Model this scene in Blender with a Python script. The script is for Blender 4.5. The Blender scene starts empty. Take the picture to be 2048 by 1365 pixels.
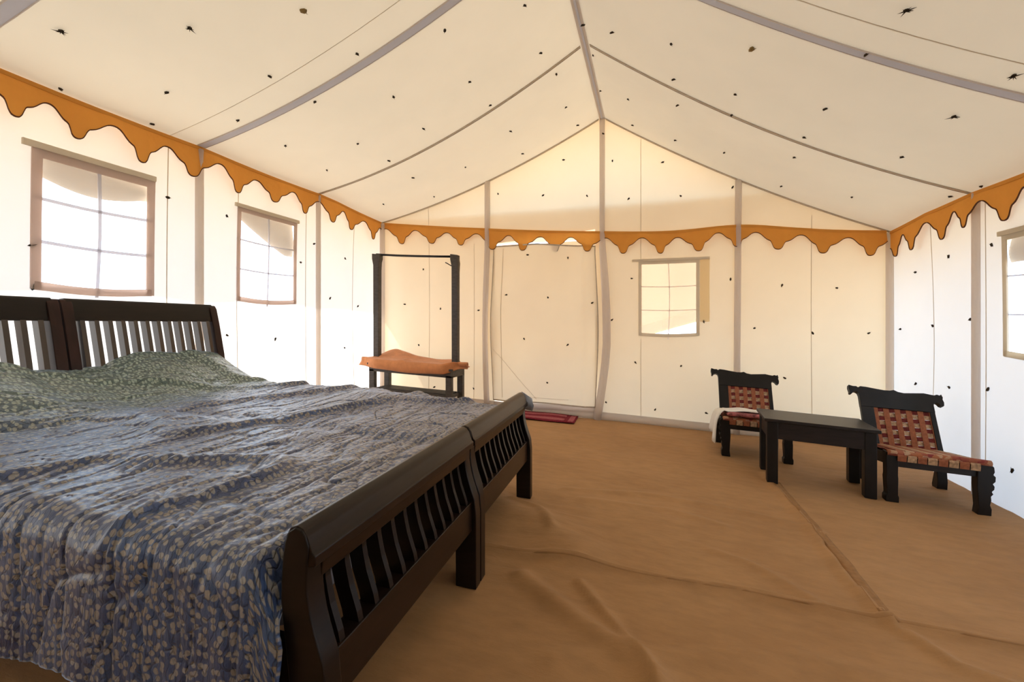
import bpy, math, random
import numpy as np
from mathutils import Vector

# ------------------------------------------------------------------ camera, world, sun, exposure
scene = bpy.context.scene
col = scene.collection
YAW = math.radians(16.9)
cam_data = bpy.data.cameras.new('camera'); cam_data.sensor_width = 36.0; cam_data.lens = 16.0
cam_data.shift_y = -0.0159; cam_data.clip_start = 0.02; cam_data.clip_end = 500
cam = bpy.data.objects.new('camera', cam_data); col.objects.link(cam)
cam.location = (0, 0, 1.1); cam.rotation_euler = (math.pi / 2, 0, YAW)
scene.camera = cam

world = bpy.data.worlds.new('sky'); scene.world = world; world.use_nodes = True
bg = world.node_tree.nodes['Background']
bg.inputs['Color'].default_value = (0.58, 0.77, 1.0, 1); bg.inputs['Strength'].default_value = 4.8

sun_data = bpy.data.lights.new('sun', 'SUN'); sun_data.energy = 22.0; sun_data.angle = 0.012
sun_data.color = (1.0, 0.95, 0.86)
sun = bpy.data.objects.new('sun', sun_data); col.objects.link(sun)
SUN_FROM = Vector((-0.56, 0.16, 0.82)).normalized()
sun.rotation_euler = SUN_FROM.to_track_quat('Z', 'Y').to_euler()
sun.location = SUN_FROM * 12

scene.view_settings.view_transform = 'Standard'; scene.view_settings.look = 'None'
scene.view_settings.gamma = 1.0; scene.view_settings.use_curve_mapping = False
scene.view_settings.exposure = 0.08

random.seed(4)
rng = np.random.default_rng(11)

#SURF
# ------------------------------------------------------------------ the tent's surfaces (metres)
SL = 0.05                                   # the sand falls gently to the right
XL, XR, YB, YF = -3.38, 2.21, 5.23, -1.35
XM, ZM = -0.52, 3.45                        # ridge
BAY = 1.33; Y0 = 2.69
def gz(x): return -SL * x                   # ground height
def bayf(y): return abs(math.sin(math.pi * (y - Y0) / BAY))
def zeL(y): return 2.49 - 0.05 * max(0, min(1, (y - 4.3) / 0.93)) - 0.012 * bayf(y)
def zeR(y): return 2.04 - 0.05 * max(0, min(1, (y - 4.6) / 0.63)) - 0.012 * bayf(y)
def roof_z(x, y):
    if x < XM:
        u = (XM - x) / (XM - XL); e = zeL(y); s = 0.125
    else:
        u = (x - XM) / (XR - XM); e = zeR(y); s = 0.10
    uc = min(u, 1.0)
    return ZM + (e - ZM) * u - s * 4 * uc * (1 - uc) + 0.03 * bayf(y) * math.sin(math.pi * uc)
def left_pt(y, z):
    h = max(0.0, min(1.0, (z - 0.17) / 2.3))
    return Vector((XL - 0.035 * bayf(y) * math.sin(math.pi * h), y, z))
def right_pt(y, z):
    h = max(0.0, min(1.0, (z + 0.11) / 2.1))
    return Vector((XR + 0.03 * bayf(y) * math.sin(math.pi * h), y, z))
BP = [XL, -1.90, XM, 0.88, XR]
def back_pt(x, z):
    b = 0.0
    for p, q in zip(BP, BP[1:]):
        if p <= x <= q: b = math.sin(math.pi * (x - p) / (q - p))
    h = max(0.0, min(1.0, z / 2.6))
    return Vector((x, YB + 0.03 * b * math.sin(math.pi * h), z))
def roof_pt(x, y): return Vector((x, y, roof_z(x, y)))
#ENDSURF

# ------------------------------------------------------------------ materials
def new_mat(name):
    m = bpy.data.materials.new(name); m.use_nodes = True
    nt = m.node_tree
    for n in list(nt.nodes): nt.nodes.remove(n)
    out = nt.nodes.new('ShaderNodeOutputMaterial')
    return m, nt, out
def nd(nt, kind, **kw):
    n = nt.nodes.new(kind)
    for k, v in kw.items():
        if k in n.inputs: n.inputs[k].default_value = v
        else: setattr(n, k, v)
    return n
def ramp(nt, stops, fac):
    r = nt.nodes.new('ShaderNodeValToRGB'); e = r.color_ramp.elements
    while len(e) < len(stops): e.new(0.5)
    for q, (p, c) in zip(e, stops):
        q.position = p; q.color = (*c, 1)
    nt.links.new(fac, r.inputs[0]); return r.outputs[0]
def bump(nt, height, strength, dist=0.01):
    b = nt.nodes.new('ShaderNodeBump'); b.inputs['Strength'].default_value = strength
    b.inputs['Distance'].default_value = dist
    nt.links.new(height, b.inputs['Height']); return b.outputs['Normal']
def coords(nt, scale=(1, 1, 1), kind='Object', rot=(0, 0, 0)):
    t = nt.nodes.new('ShaderNodeTexCoord'); mp = nt.nodes.new('ShaderNodeMapping')
    mp.inputs['Scale'].default_value = scale; mp.inputs['Rotation'].default_value = rot
    nt.links.new(t.outputs[kind], mp.inputs['Vector']); return mp.outputs[0]
def noise(nt, vec, scale, detail=4, rough=0.55, dist=0.0):
    n = nt.nodes.new('ShaderNodeTexNoise'); n.inputs['Scale'].default_value = scale
    n.inputs['Detail'].default_value = detail; n.inputs['Roughness'].default_value = rough
    n.inputs['Distortion'].default_value = dist
    nt.links.new(vec, n.inputs['Vector']); return n.outputs['Fac']

def mat_plain(name, color, rough=0.6, var=0.12, scale=20, spec=0.5, stretch=(1, 1, 1), bstr=0.1, metallic=0.0, sheen=0.0):
    m, nt, out = new_mat(name)
    v = coords(nt, stretch)
    f = noise(nt, v, scale)
    c = ramp(nt, [(0.3, tuple(max(0, x * (1 - var)) for x in color)), (0.7, tuple(min(1, x * (1 + var)) for x in color))], f)
    p = nd(nt, 'ShaderNodeBsdfPrincipled', Roughness=rough, Metallic=metallic)
    p.inputs['Specular IOR Level'].default_value = spec
    p.inputs['Sheen Weight'].default_value = sheen
    nt.links.new(c, p.inputs['Base Color'])
    nt.links.new(bump(nt, f, bstr, 0.004), p.inputs['Normal'])
    nt.links.new(p.outputs[0], out.inputs[0]); return m

def mat_canvas(name, color, trans, tcol=None, bstr=0.25, wrinkle=1.5):
    """woven tent cloth: diffuse reflection plus light that shines through"""
    m, nt, out = new_mat(name)
    v = coords(nt)
    f = noise(nt, v, wrinkle, 3)
    g = noise(nt, v, 420, 2)
    c = ramp(nt, [(0.3, tuple(x * 0.96 for x in color)), (0.7, tuple(min(1, x * 1.03) for x in color))], f)
    d = nt.nodes.new('ShaderNodeBsdfDiffuse'); t = nt.nodes.new('ShaderNodeBsdfTranslucent')
    mx = nt.nodes.new('ShaderNodeMixShader'); mx.inputs[0].default_value = trans
    nt.links.new(c, d.inputs[0])
    t.inputs[0].default_value = (*(tcol or color), 1)
    n1 = bump(nt, f, bstr, 0.05)
    nt.links.new(n1, d.inputs['Normal']); nt.links.new(n1, t.inputs['Normal'])
    nt.links.new(d.outputs[0], mx.inputs[1]); nt.links.new(t.outputs[0], mx.inputs[2])
    nt.links.new(mx.outputs[0], out.inputs[0]); return m

M = {}
M['roof'] = mat_canvas('roof_canvas', (0.82, 0.75, 0.63), 0.036, (1.0, 0.81, 0.56))
M['wall'] = mat_canvas('wall_canvas', (0.90, 0.86, 0.79), 0.22, (0.94, 0.93, 0.93))
M['wall_gable'] = mat_canvas('gable_canvas', (0.90, 0.83, 0.69), 0.20, (0.98, 0.82, 0.58))
M['wall_front'] = mat_canvas('dim_front_canvas', (0.72, 0.64, 0.52), 0.012)  # unseen front wall: cloth made near opaque to dim the tent's near end
M['annex'] = mat_canvas('annex_canvas', (0.62, 0.47, 0.34), 0.08, (0.98, 0.76, 0.54))
M['flap'] = mat_canvas('window_flap_canvas', (0.62, 0.56, 0.50), 0.13, (0.75, 0.66, 0.56))
M['sleeve'] = mat_canvas('pole_sleeve_canvas', (0.84, 0.79, 0.76), 0.55, (0.85, 0.78, 0.72))
M['strap'] = mat_canvas('grey_webbing', (0.80, 0.80, 0.86), 0.40)
M['seam'] = mat_plain('seam_thread', (0.50, 0.42, 0.33), 0.8, spec=0.2)
M['seam_light'] = mat_canvas('stitched_seam', (0.80, 0.72, 0.60), 0.40)
M['frame'] = mat_canvas('window_border_canvas', (0.80, 0.70, 0.65), 0.55, (0.8, 0.68, 0.62))
M['frame_pale'] = mat_canvas('pale_window_border', (0.84, 0.77, 0.65), 0.42)
M['thin_strip'] = mat_canvas('thin_cloth_strip', (0.94, 0.88, 0.76), 0.9)
M['orange'] = mat_canvas('orange_valance_cloth', (0.76, 0.345, 0.075), 0.16, (0.88, 0.42, 0.09), 0.2, 6)
M['piping'] = mat_plain('dark_piping', (0.10, 0.035, 0.015), 0.7, spec=0.2)
M['knot'] = mat_plain('dark_thread', (0.045, 0.032, 0.02), 0.85, spec=0.15)
M['knot_tan'] = mat_plain('tan_thread', (0.24, 0.16, 0.06), 0.85, spec=0.15)
M['wood'] = mat_plain('dark_polished_wood', (0.007, 0.0040, 0.0033), 0.34, 0.45, 5, 0.28, (1, 1, 9), 0.06)
M['wood_rail'] = mat_plain('dark_brown_wood', (0.011, 0.0055, 0.0038), 0.30, 0.4, 6, 0.25, (9, 1.2, 9), 0.06)
M['slat'] = mat_plain('glossy_dark_slat', (0.022, 0.012, 0.012), 0.20, 0.35, 5, 0.9, (5, 5, 1), 0.04)
M['wood_red'] = mat_plain('reddish_wood_slat', (0.025, 0.008, 0.007), 0.36, 0.4, 5, 0.28, (5, 5, 1), 0.06)
M['wood_black'] = mat_plain('black_lacquered_wood', (0.007, 0.006, 0.006), 0.42, 0.4, 8, 0.3, (1, 1, 1), 0.05)
M['wood_table'] = mat_plain('black_table_wood', (0.012, 0.009, 0.009), 0.40, 0.4, 5, 0.35, (2, 12, 12), 0.05)
M['wood_stand'] = mat_plain('grey_brown_stand_wood', (0.055, 0.044, 0.036), 0.5, 0.3, 6, 0.4, (3, 3, 9), 0.06)
M['mattress'] = mat_plain('mattress_ticking', (0.30, 0.30, 0.34), 0.9, spec=0.2)
M['strap_orange'] = mat_plain('orange_brown_chair_strap', (0.31, 0.105, 0.050), 0.7, 0.2, 60, 0.25, bstr=0.4)
M['strap_red'] = mat_plain('dark_red_chair_strap', (0.16, 0.022, 0.020), 0.7, 0.35, 70, 0.25, bstr=0.4)
M['strap_cream'] = mat_plain('cream_chair_strap', (0.42, 0.27, 0.16), 0.7, 0.45, 55, 0.25, bstr=0.4)
M['cushion'] = mat_plain('pink_red_printed_cushion', (0.34, 0.11, 0.11), 0.8, 0.8, 30, 0.2, bstr=0.2)
M['white_cloth'] = mat_plain('white_cotton_cloth', (0.80, 0.78, 0.74), 0.85, 0.06, 12, 0.15, bstr=0.3)
M['terracotta'] = mat_plain('terracotta_cloth', (0.58, 0.235, 0.095), 0.85, 0.12, 14, 0.15, bstr=0.4, sheen=0.2)
M['rug'] = mat_plain('maroon_mat', (0.20, 0.022, 0.035), 0.9, 0.25, 60, 0.1, bstr=0.4)
M['rug_pink'] = mat_plain('faded_pink_mat_band', (0.36, 0.10, 0.11), 0.9, 0.25, 60, 0.1, bstr=0.4)
M['greycloth'] = mat_plain('grey_blue_cloth', (0.30, 0.33, 0.40), 0.85, 0.2, 20, 0.2, bstr=0.3)
M['sand'] = mat_plain('pale_sand', (0.46, 0.37, 0.28), 0.95, 0.08, 3, 0.1, bstr=0.2)

def mat_net():
    m, nt, out = new_mat('window_net')
    t = nt.nodes.new('ShaderNodeBsdfTransparent'); d = nt.nodes.new('ShaderNodeBsdfTranslucent')
    d.inputs[0].default_value = (0.9, 0.9, 0.9, 1)
    mx = nt.nodes.new('ShaderNodeMixShader'); mx.inputs[0].default_value = 0.12
    nt.links.new(t.outputs[0], mx.inputs[1]); nt.links.new(d.outputs[0], mx.inputs[2])
    nt.links.new(mx.outputs[0], out.inputs[0]); return m
M['net'] = mat_net()

def mat_floor():
    m, nt, out = new_mat('brown_floor_canvas')
    v = coords(nt)
    f = noise(nt, v, 1.3, 4); g = noise(nt, coords(nt, (1, 2.4, 1)), 9, 5, 0.6); w = noise(nt, v, 380, 2)
    c1 = ramp(nt, [(0.3, (0.38, 0.205, 0.088)), (0.7, (0.465, 0.262, 0.118))], f)
    c2 = ramp(nt, [(0.30, (0.86, 0.86, 0.86)), (0.62, (1.0, 1.0, 1.0))], g)
    mm = nt.nodes.new('ShaderNodeMix'); mm.data_type = 'RGBA'; mm.blend_type = 'MULTIPLY'; mm.inputs[0].default_value = 1.0
    nt.links.new(c1, mm.inputs[6]); nt.links.new(c2, mm.inputs[7])
    p = nd(nt, 'ShaderNodeBsdfPrincipled', Roughness=0.75)
    p.inputs['Specular IOR Level'].default_value = 0.25
    nt.links.new(mm.outputs[2], p.inputs['Base Color'])
    ad = nt.nodes.new('ShaderNodeMath'); ad.operation = 'MULTIPLY_ADD'; ad.inputs[1].default_value = 0.12
    nt.links.new(w, ad.inputs[0]); nt.links.new(g, ad.inputs[2])
    nt.links.new(bump(nt, ad.outputs[0], 0.35, 0.012), p.inputs['Normal'])
    nt.links.new(p.outputs[0], out.inputs[0]); return m
M['floor'] = mat_floor()

def mat_quilt():
    m, nt, out = new_mat('crinkled_block_print_quilt')
    v = coords(nt, (1, 1, 1), 'UV')
    wob = nt.nodes.new('ShaderNodeTexNoise'); wob.inputs['Scale'].default_value = 22
    nt.links.new(v, wob.inputs['Vector'])
    vm = nt.nodes.new('ShaderNodeVectorMath'); vm.operation = 'MULTIPLY_ADD'
    vm.inputs[1].default_value = (0.009, 0.009, 0.009)
    nt.links.new(wob.outputs['Color'], vm.inputs[0]); nt.links.new(v, vm.inputs[2])
    vo = nt.nodes.new('ShaderNodeTexVoronoi'); vo.inputs['Scale'].default_value = 50; vo.inputs['Randomness'].default_value = 0.75
    vo.voronoi_dimensions = '2D'
    nt.links.new(vm.outputs[0], vo.inputs['Vector'])
    big = noise(nt, v, 4.0, 3)
    fine = noise(nt, v, 150, 3)
    ground = ramp(nt, [(0.35, (0.022, 0.045, 0.15)), (0.65, (0.048, 0.105, 0.27))], big)
    dotc = ramp(nt, [(0.30, (0.27, 0.285, 0.33)), (0.72, (0.34, 0.31, 0.28))], big)
    add = nt.nodes.new('ShaderNodeMath'); add.operation = 'MULTIPLY_ADD'; add.inputs[1].default_value = 0.22
    nt.links.new(fine, add.inputs[0]); nt.links.new(vo.outputs['Distance'], add.inputs[2])
    mask = ramp(nt, [(0.40, (1, 1, 1)), (0.50, (0, 0, 0))], add.outputs[0])
    mix = nt.nodes.new('ShaderNodeMix'); mix.data_type = 'RGBA'
    nt.links.new(mask, mix.inputs[0]); nt.links.new(ground, mix.inputs[6]); nt.links.new(dotc, mix.inputs[7])
    # colour changes to teal green towards the head end
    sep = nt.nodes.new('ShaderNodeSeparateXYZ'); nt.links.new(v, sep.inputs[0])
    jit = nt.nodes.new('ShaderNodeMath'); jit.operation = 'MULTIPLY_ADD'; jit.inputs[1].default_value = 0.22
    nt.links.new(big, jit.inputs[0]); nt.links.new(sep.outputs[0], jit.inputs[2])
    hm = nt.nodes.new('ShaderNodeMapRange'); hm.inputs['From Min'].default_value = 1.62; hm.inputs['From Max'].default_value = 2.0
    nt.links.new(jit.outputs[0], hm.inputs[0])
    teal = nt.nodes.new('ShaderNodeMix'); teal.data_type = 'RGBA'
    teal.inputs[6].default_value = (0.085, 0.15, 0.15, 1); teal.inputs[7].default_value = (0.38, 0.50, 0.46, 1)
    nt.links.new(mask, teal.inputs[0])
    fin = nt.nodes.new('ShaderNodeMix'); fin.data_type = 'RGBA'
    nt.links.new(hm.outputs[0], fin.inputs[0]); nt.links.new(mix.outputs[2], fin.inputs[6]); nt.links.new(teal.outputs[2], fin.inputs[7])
    p = nd(nt, 'ShaderNodeBsdfPrincipled', Roughness=0.45)
    p.inputs['Specular IOR Level'].default_value = 0.3
    p.inputs['Coat Weight'].default_value = 1.0; p.inputs['Coat Roughness'].default_value = 0.32; p.inputs['Coat IOR'].default_value = 1.42
    p.inputs['Coat Tint'].default_value = (1.0, 1.0, 1.0, 1)
    p.inputs['Sheen Weight'].default_value = 0.95; p.inputs['Sheen Roughness'].default_value = 0.25
    p.inputs['Sheen Tint'].default_value = (0.50, 0.68, 1.0, 1)
    nt.links.new(fin.outputs[2], p.inputs['Base Color'])
    cr = noise(nt, coords(nt, (1.0, 0.45, 1), 'UV'), 75, 5, 0.65)
    ve = nt.nodes.new('ShaderNodeTexVoronoi'); ve.feature = 'DISTANCE_TO_EDGE'; ve.inputs['Scale'].default_value = 1.0; ve.voronoi_dimensions = '2D'
    wv = nt.nodes.new('ShaderNodeVectorMath'); wv.operation = 'MULTIPLY_ADD'; wv.inputs[1].default_value = (0.03, 0.03, 0.03)
    nt.links.new(wob.outputs['Color'], wv.inputs[0]); nt.links.new(v, wv.inputs[2])
    mp = nt.nodes.new('ShaderNodeMapping'); mp.inputs['Scale'].default_value = (75, 26, 1); nt.links.new(wv.outputs[0], mp.inputs[0])
    nt.links.new(mp.outputs[0], ve.inputs['Vector'])
    ed = nt.nodes.new('ShaderNodeMapRange'); ed.inputs['From Max'].default_value = 0.12; nt.links.new(ve.outputs['Distance'], ed.inputs[0])
    sm = nt.nodes.new('ShaderNodeMath'); sm.operation = 'MULTIPLY_ADD'; sm.inputs[1].default_value = 0.45
    nt.links.new(ed.outputs[0], sm.inputs[0]); nt.links.new(cr, sm.inputs[2])
    nt.links.new(bump(nt, sm.outputs[0], 1.0, 0.012), p.inputs['Normal'])
    nt.links.new(p.outputs[0], out.inputs[0]); return m
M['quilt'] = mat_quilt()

def mat_seatprint():
    m, nt, out = new_mat('printed_seat_edge')
    v = coords(nt, (30, 30, 30))
    b = nt.nodes.new('ShaderNodeTexVoronoi'); b.distance = 'CHEBYCHEV'; b.inputs['Scale'].default_value = 1.0
    nt.links.new(v, b.inputs['Vector'])
    f = noise(nt, v, 3.0, 3)
    c = ramp(nt, [(0.2, (0.36, 0.13, 0.06)), (0.45, (0.20, 0.03, 0.03)), (0.6, (0.46, 0.30, 0.19)), (0.8, (0.36, 0.12, 0.05))], b.outputs['Color'])
    p = nd(nt, 'ShaderNodeBsdfPrincipled', Roughness=0.75)
    p.inputs['Specular IOR Level'].default_value = 0.25
    nt.links.new(c, p.inputs['Base Color']); nt.links.new(bump(nt, f, 0.4, 0.004), p.inputs['Normal'])
    nt.links.new(p.outputs[0], out.inputs[0]); return m
M['seatprint'] = mat_seatprint()

# ------------------------------------------------------------------ mesh helpers
def link_mesh(name, verts, faces, mat, parent=None, smooth=False, loc=None):
    me = bpy.data.meshes.new(name); me.from_pydata([tuple(v) for v in verts], [], faces); me.update()
    if smooth: me.polygons.foreach_set('use_smooth', [True] * len(me.polygons))
    if mat is not None: me.materials.append(mat)
    o = bpy.data.objects.new(name, me); col.objects.link(o)
    if parent is not None: o.parent = parent
    if loc is not None: o.location = loc
    return o
def empty(name, loc):
    o = bpy.data.objects.new(name, None); col.objects.link(o); o.location = loc; o.empty_display_size = 0.1
    return o
def tag(o, label=None, cat=None, group=None, kind=None):
    if label: o['label'] = label
    if cat: o['category'] = cat
    if group: o['group'] = group
    if kind: o['kind'] = kind
    return o

class MB:
    def __init__(self, T=None): self.v = []; self.f = []; self.T = T
    def add(self, vs, fs):
        b = len(self.v); self.v += [tuple(p) for p in vs]; self.f += [tuple(i + b for i in q) for q in fs]; return self
    def box(self, x0, x1, y0, y1, z0, z1):
        vs = [(x, y, z) for z in (z0, z1) for y in (y0, y1) for x in (x0, x1)]
        return self.add(vs, [(0, 2, 3, 1), (4, 5, 7, 6), (0, 1, 5, 4), (2, 6, 7, 3), (0, 4, 6, 2), (1, 3, 7, 5)])
    def prism(self, poly, a0, a1, f):
        """poly of (p, q); f(p, q, a) -> xyz"""
        n = len(poly)
        vs = [f(p, q, a0) for p, q in poly] + [f(p, q, a1) for p, q in poly]
        fs = [tuple(range(n - 1, -1, -1)), tuple(range(n, 2 * n))]
        fs += [(i, (i + 1) % n, n + (i + 1) % n, n + i) for i in range(n)]
        return self.add(vs, fs)
    def tube(self, path, r, n=8, caps=True, sq=1.0):
        path = [Vector(p) for p in path]; vs = []; fs = []
        for i, p in enumerate(path):
            t = (path[min(i + 1, len(path) - 1)] - path[max(i - 1, 0)]).normalized()
            up = Vector((0, 0, 1)) if abs(t.z) < 0.9 else Vector((1, 0, 0))
            a = t.cross(up).normalized(); b = t.cross(a).normalized()
            rr = r[i] if isinstance(r, (list, tuple)) else r
            for k in range(n):
                an = 2 * math.pi * k / n
                vs.append(p + a * (rr * math.cos(an)) + b * (rr * sq * math.sin(an)))
        for i in range(len(path) - 1):
            for k in range(n):
                fs.append((i * n + k, i * n + (k + 1) % n, (i + 1) * n + (k + 1) % n, (i + 1) * n + k))
        if caps:
            fs.append(tuple(range(n - 1, -1, -1))); fs.append(tuple(range((len(path) - 1) * n, len(path) * n)))
        return self.add(vs, fs)
    def build(self, name, mat, parent=None, smooth=False, bevel=0.0, seg=2):
        vs = [self.T(*p) for p in self.v] if self.T else self.v
        o = link_mesh(name, vs, self.f, mat, parent, smooth)
        import bmesh
        bm = bmesh.new(); bm.from_mesh(o.data); bmesh.ops.recalc_face_normals(bm, faces=bm.faces); bm.to_mesh(o.data); bm.free()
        if bevel > 0:
            md = o.modifiers.new('bevel', 'BEVEL'); md.width = bevel; md.segments = seg; md.limit_method = 'ANGLE'; md.angle_limit = 0.6
            o.data.polygons.foreach_set('use_smooth', [True] * len(o.data.polygons))
            md.harden_normals = True
        return o

def frange(a, b, n): return [a + (b - a) * i / n for i in range(n + 1)]
def sheet(P, us, vs, skip=None):
    """single cloth sheet over P(u, v); skip(u, v) at the cell's centre leaves a hole"""
    verts = [P(u, v) for v in vs for u in us]; nu = len(us); faces = []
    for j in range(len(vs) - 1):
        for i in range(nu - 1):
            if skip and skip((us[i] + us[i + 1]) / 2, (vs[j] + vs[j + 1]) / 2): continue
            faces.append((j * nu + i, j * nu + i + 1, (j + 1) * nu + i + 1, (j + 1) * nu + i))
    return verts, faces
def slab(P, N, us, vs, o0, o1):
    """thin padded strip lying on P between offsets o0..o1 along N"""
    n1, f1 = sheet(lambda u, v: P(u, v) + N * o1, us, vs)
    n0, f0 = sheet(lambda u, v: P(u, v) + N * o0, us, vs)
    k = len(n1); nu, nv = len(us), len(vs)
    fs = f1 + [tuple(reversed([i + k for i in q])) for q in f0]
    for i in range(nu - 1):
        fs.append((i, i + k, i + 1 + k, i + 1)); b = (nv - 1) * nu
        fs.append((b + i + 1, b + i + 1 + k, b + i + k, b + i))
    for j in range(nv - 1):
        a, c = j * nu, (j + 1) * nu
        fs.append((c, c + k, a + k, a)); a += nu - 1; c += nu - 1
        fs.append((a, a + k, c + k, c))
    return n1 + n0, fs
def merge_lines(base, extra, tol=0.02):
    r = [b for b in base if all(abs(b - e) > tol for e in extra)] + list(extra)
    return sorted(r)
NL, NR, NB = Vector((1, 0, 0)), Vector((-1, 0, 0)), Vector((0, -1, 0))

# smooth value noise for wrinkles
class Noise2:
    def __init__(self, seed): self.g = np.random.default_rng(seed).random((256, 256))
    def __call__(self, x, y):
        x = np.asarray(x, float); y = np.asarray(y, float)
        xi = np.floor(x).astype(int); yi = np.floor(y).astype(int); fx = x - xi; fy = y - yi
        fx = fx * fx * (3 - 2 * fx); fy = fy * fy * (3 - 2 * fy); g = self.g
        a = g[xi % 256, yi % 256]; b = g[(xi + 1) % 256, yi % 256]; c = g[xi % 256, (yi + 1) % 256]; d = g[(xi + 1) % 256, (yi + 1) % 256]
        return (a * (1 - fx) + b * fx) * (1 - fy) + (c * (1 - fx) + d * fx) * fy - 0.5
NZ = [Noise2(s) for s in range(8)]

# ------------------------------------------------------------------ ground and floor canvas
def seg_dist(X, Y, path):
    d = np.full(X.shape, 9.0); sgn = np.zeros(X.shape)
    for (ax, ay), (bx, by) in zip(path, path[1:]):
        vx, vy = bx - ax, by - ay; L2 = vx * vx + vy * vy
        t = np.clip(((X - ax) * vx + (Y - ay) * vy) / L2, 0, 1)
        px, py = X - ax - t * vx, Y - ay - t * vy
        q = np.hypot(px, py); s = np.sign(vx * py - vy * px)
        m = q < d; d = np.where(m, q, d); sgn = np.where(m, s, sgn)
    return d, sgn
def floor_relief(X, Y):
    z = 0.016 * NZ[0](X * 1.7, Y * 2.6) + 0.010 * NZ[1](X * 2.6 + Y, Y * 7.0) + 0.004 * NZ[2](X * 2.2, Y * 17.0)
    def ridge(path, amp, w, side=0.0):
        d, s = seg_dist(X, Y, path)
        return amp * np.exp(-(d / w) ** 2) * (1 + side * s)
    z = z + ridge([(-0.9, 2.03), (-0.44, 2.045), (0.0, 2.05), (0.4, 2.09), (0.85, 2.08), (1.3, 2.09), (2.2, 2.10)], 0.024, 0.022)
    d, s = seg_dist(X, Y, [(0.85, 3.9), (0.874, 2.98), (0.86, 2.39), (0.89, 2.07)])
    z = z + 0.022 * (s < 0) * (d < 0.065) * np.clip((0.065 - d) / 0.05, 0, 1)
    z = z + ridge([(-0.52, 1.86), (-0.244, 1.65), (0.03, 1.474), (0.10, 1.2)], 0.030, 0.045)
    z = z + ridge([(-0.281, 1.90), (-0.10, 1.65), (0.014, 1.468), (0.05, 1.2)], 0.020, 0.022)
    z = z + ridge([(0.91, 2.02), (0.98, 1.88), (1.16, 1.80), (1.5, 1.6)], 0.022, 0.03)
    z = z + ridge([(0.30, 2.42), (0.446, 2.359), (0.657, 2.124)], 0.013, 0.03)
    z = z + ridge([(-0.53, 2.933), (0.0, 3.07), (0.567, 3.0), (0.9, 2.9)], 0.014, 0.03)
    z = z + ridge([(-0.4, 2.80), (0.1, 2.86), (0.4, 2.75)], 0.012, 0.035)
    z = z + ridge([(-0.3, 1.45), (0.5, 1.75), (1.0, 1.7)], 0.014, 0.05)
    z = z + ridge([(-0.95, 2.55), (-0.70, 2.40), (-0.50, 2.33), (-0.35, 2.15)], 0.050, 0.16)
    z = z + ridge([(-0.78, 2.58), (-0.60, 2.52), (-0.48, 2.28)], 0.020, 0.03)
    return z
xs = np.arange(XL - 0.05, XR + 0.08, 0.014); ys = np.arange(YF, YB + 0.06, 0.014)
GX, GY = np.meshgrid(xs, ys)
Rl = floor_relief(GX, GY)
for (lx, ly) in [(-0.76, 2.72), (-0.76, 1.78), (-0.76, 1.71), (-0.76, 0.80), (0.89, 3.65), (0.845, 3.98), (1.45, 3.72), (1.41, 4.04), (0.61, 4.3), (1.1, 4.3), (0.61, 4.75), (1.1, 4.75), (1.55, 3.64), (2.02, 3.64), (1.55, 4.09), (2.02, 4.09)]:
    q = np.hypot(GX - lx, GY - ly); Rl = Rl * (1 - np.exp(-(q / 0.07) ** 2))
GZ = -SL * GX + Rl + 0.012 * np.clip((GX - 1.9) / 0.3, 0, 1)
nx, ny = len(xs), len(ys)
idx = np.arange(nx * ny).reshape(ny, nx)
F = np.stack([idx[:-1, :-1], idx[:-1, 1:], idx[1:, 1:], idx[1:, :-1]], -1).reshape(-1, 4)
floor = link_mesh('floor', np.stack([GX, GY, GZ], -1).reshape(-1, 3).tolist(), F.tolist(), M['floor'], smooth=True)
def on_floor(x, y):
    i = int(round((x - xs[0]) / 0.014)); j = int(round((y - ys[0]) / 0.014))
    return Vector((x, y, float(GZ[min(max(j, 0), ny - 1), min(max(i, 0), nx - 1)])))
M['floor_seam'] = mat_plain('darker_seam_cloth', (0.33, 0.175, 0.074), 0.85, 0.12, 40, 0.15, bstr=0.3)
v_, f_ = slab(lambda u, v: on_floor(0.855 + 0.012 * math.sin(v * 3) + u, v), Vector((0, 0, 1)), [0.0, 0.02, 0.04, 0.055], frange(2.10, 3.72, 110), -0.01, 0.002)
link_mesh('seam_strip', v_, f_, M['floor_seam'], floor, True)
pth = [(-0.9, 2.03), (-0.44, 2.045), (0.0, 2.05), (0.4, 2.09), (0.85, 2.08), (1.3, 2.09), (2.15, 2.10)]
cl = []
for (x0_, y0_), (x1_, y1_) in zip(pth, pth[1:]):
    for t in frange(0, 1, 16)[:-1]: cl.append((x0_ + t * (x1_ - x0_), y0_ + t * (y1_ - y0_)))
v_, f_ = slab(lambda u, v: on_floor(cl[int(u)][0], cl[int(u)][1] + v) + Vector((0, 0, 0.002 * math.cos(v * 120))), Vector((0, 0, 1)), list(range(len(cl))), [-0.012, -0.006, 0.0, 0.006, 0.012], -0.01, 0.0015)
link_mesh('seam_strip', v_, f_, M['floor'], floor, True)
tag(floor, 'wrinkled brown canvas groundsheet with stitched seams', None, kind='structure')
g = MB().add([(-40, -40, 40 * SL - 0.08), (40, -40, -40 * SL - 0.08), (40, 60, -40 * SL - 0.08), (-40, 60, 40 * SL - 0.08)], [(0, 1, 2, 3)])
tag(g.build('ground', M['sand']), 'pale sunlit sand outside the tent', None, kind='structure')

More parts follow.
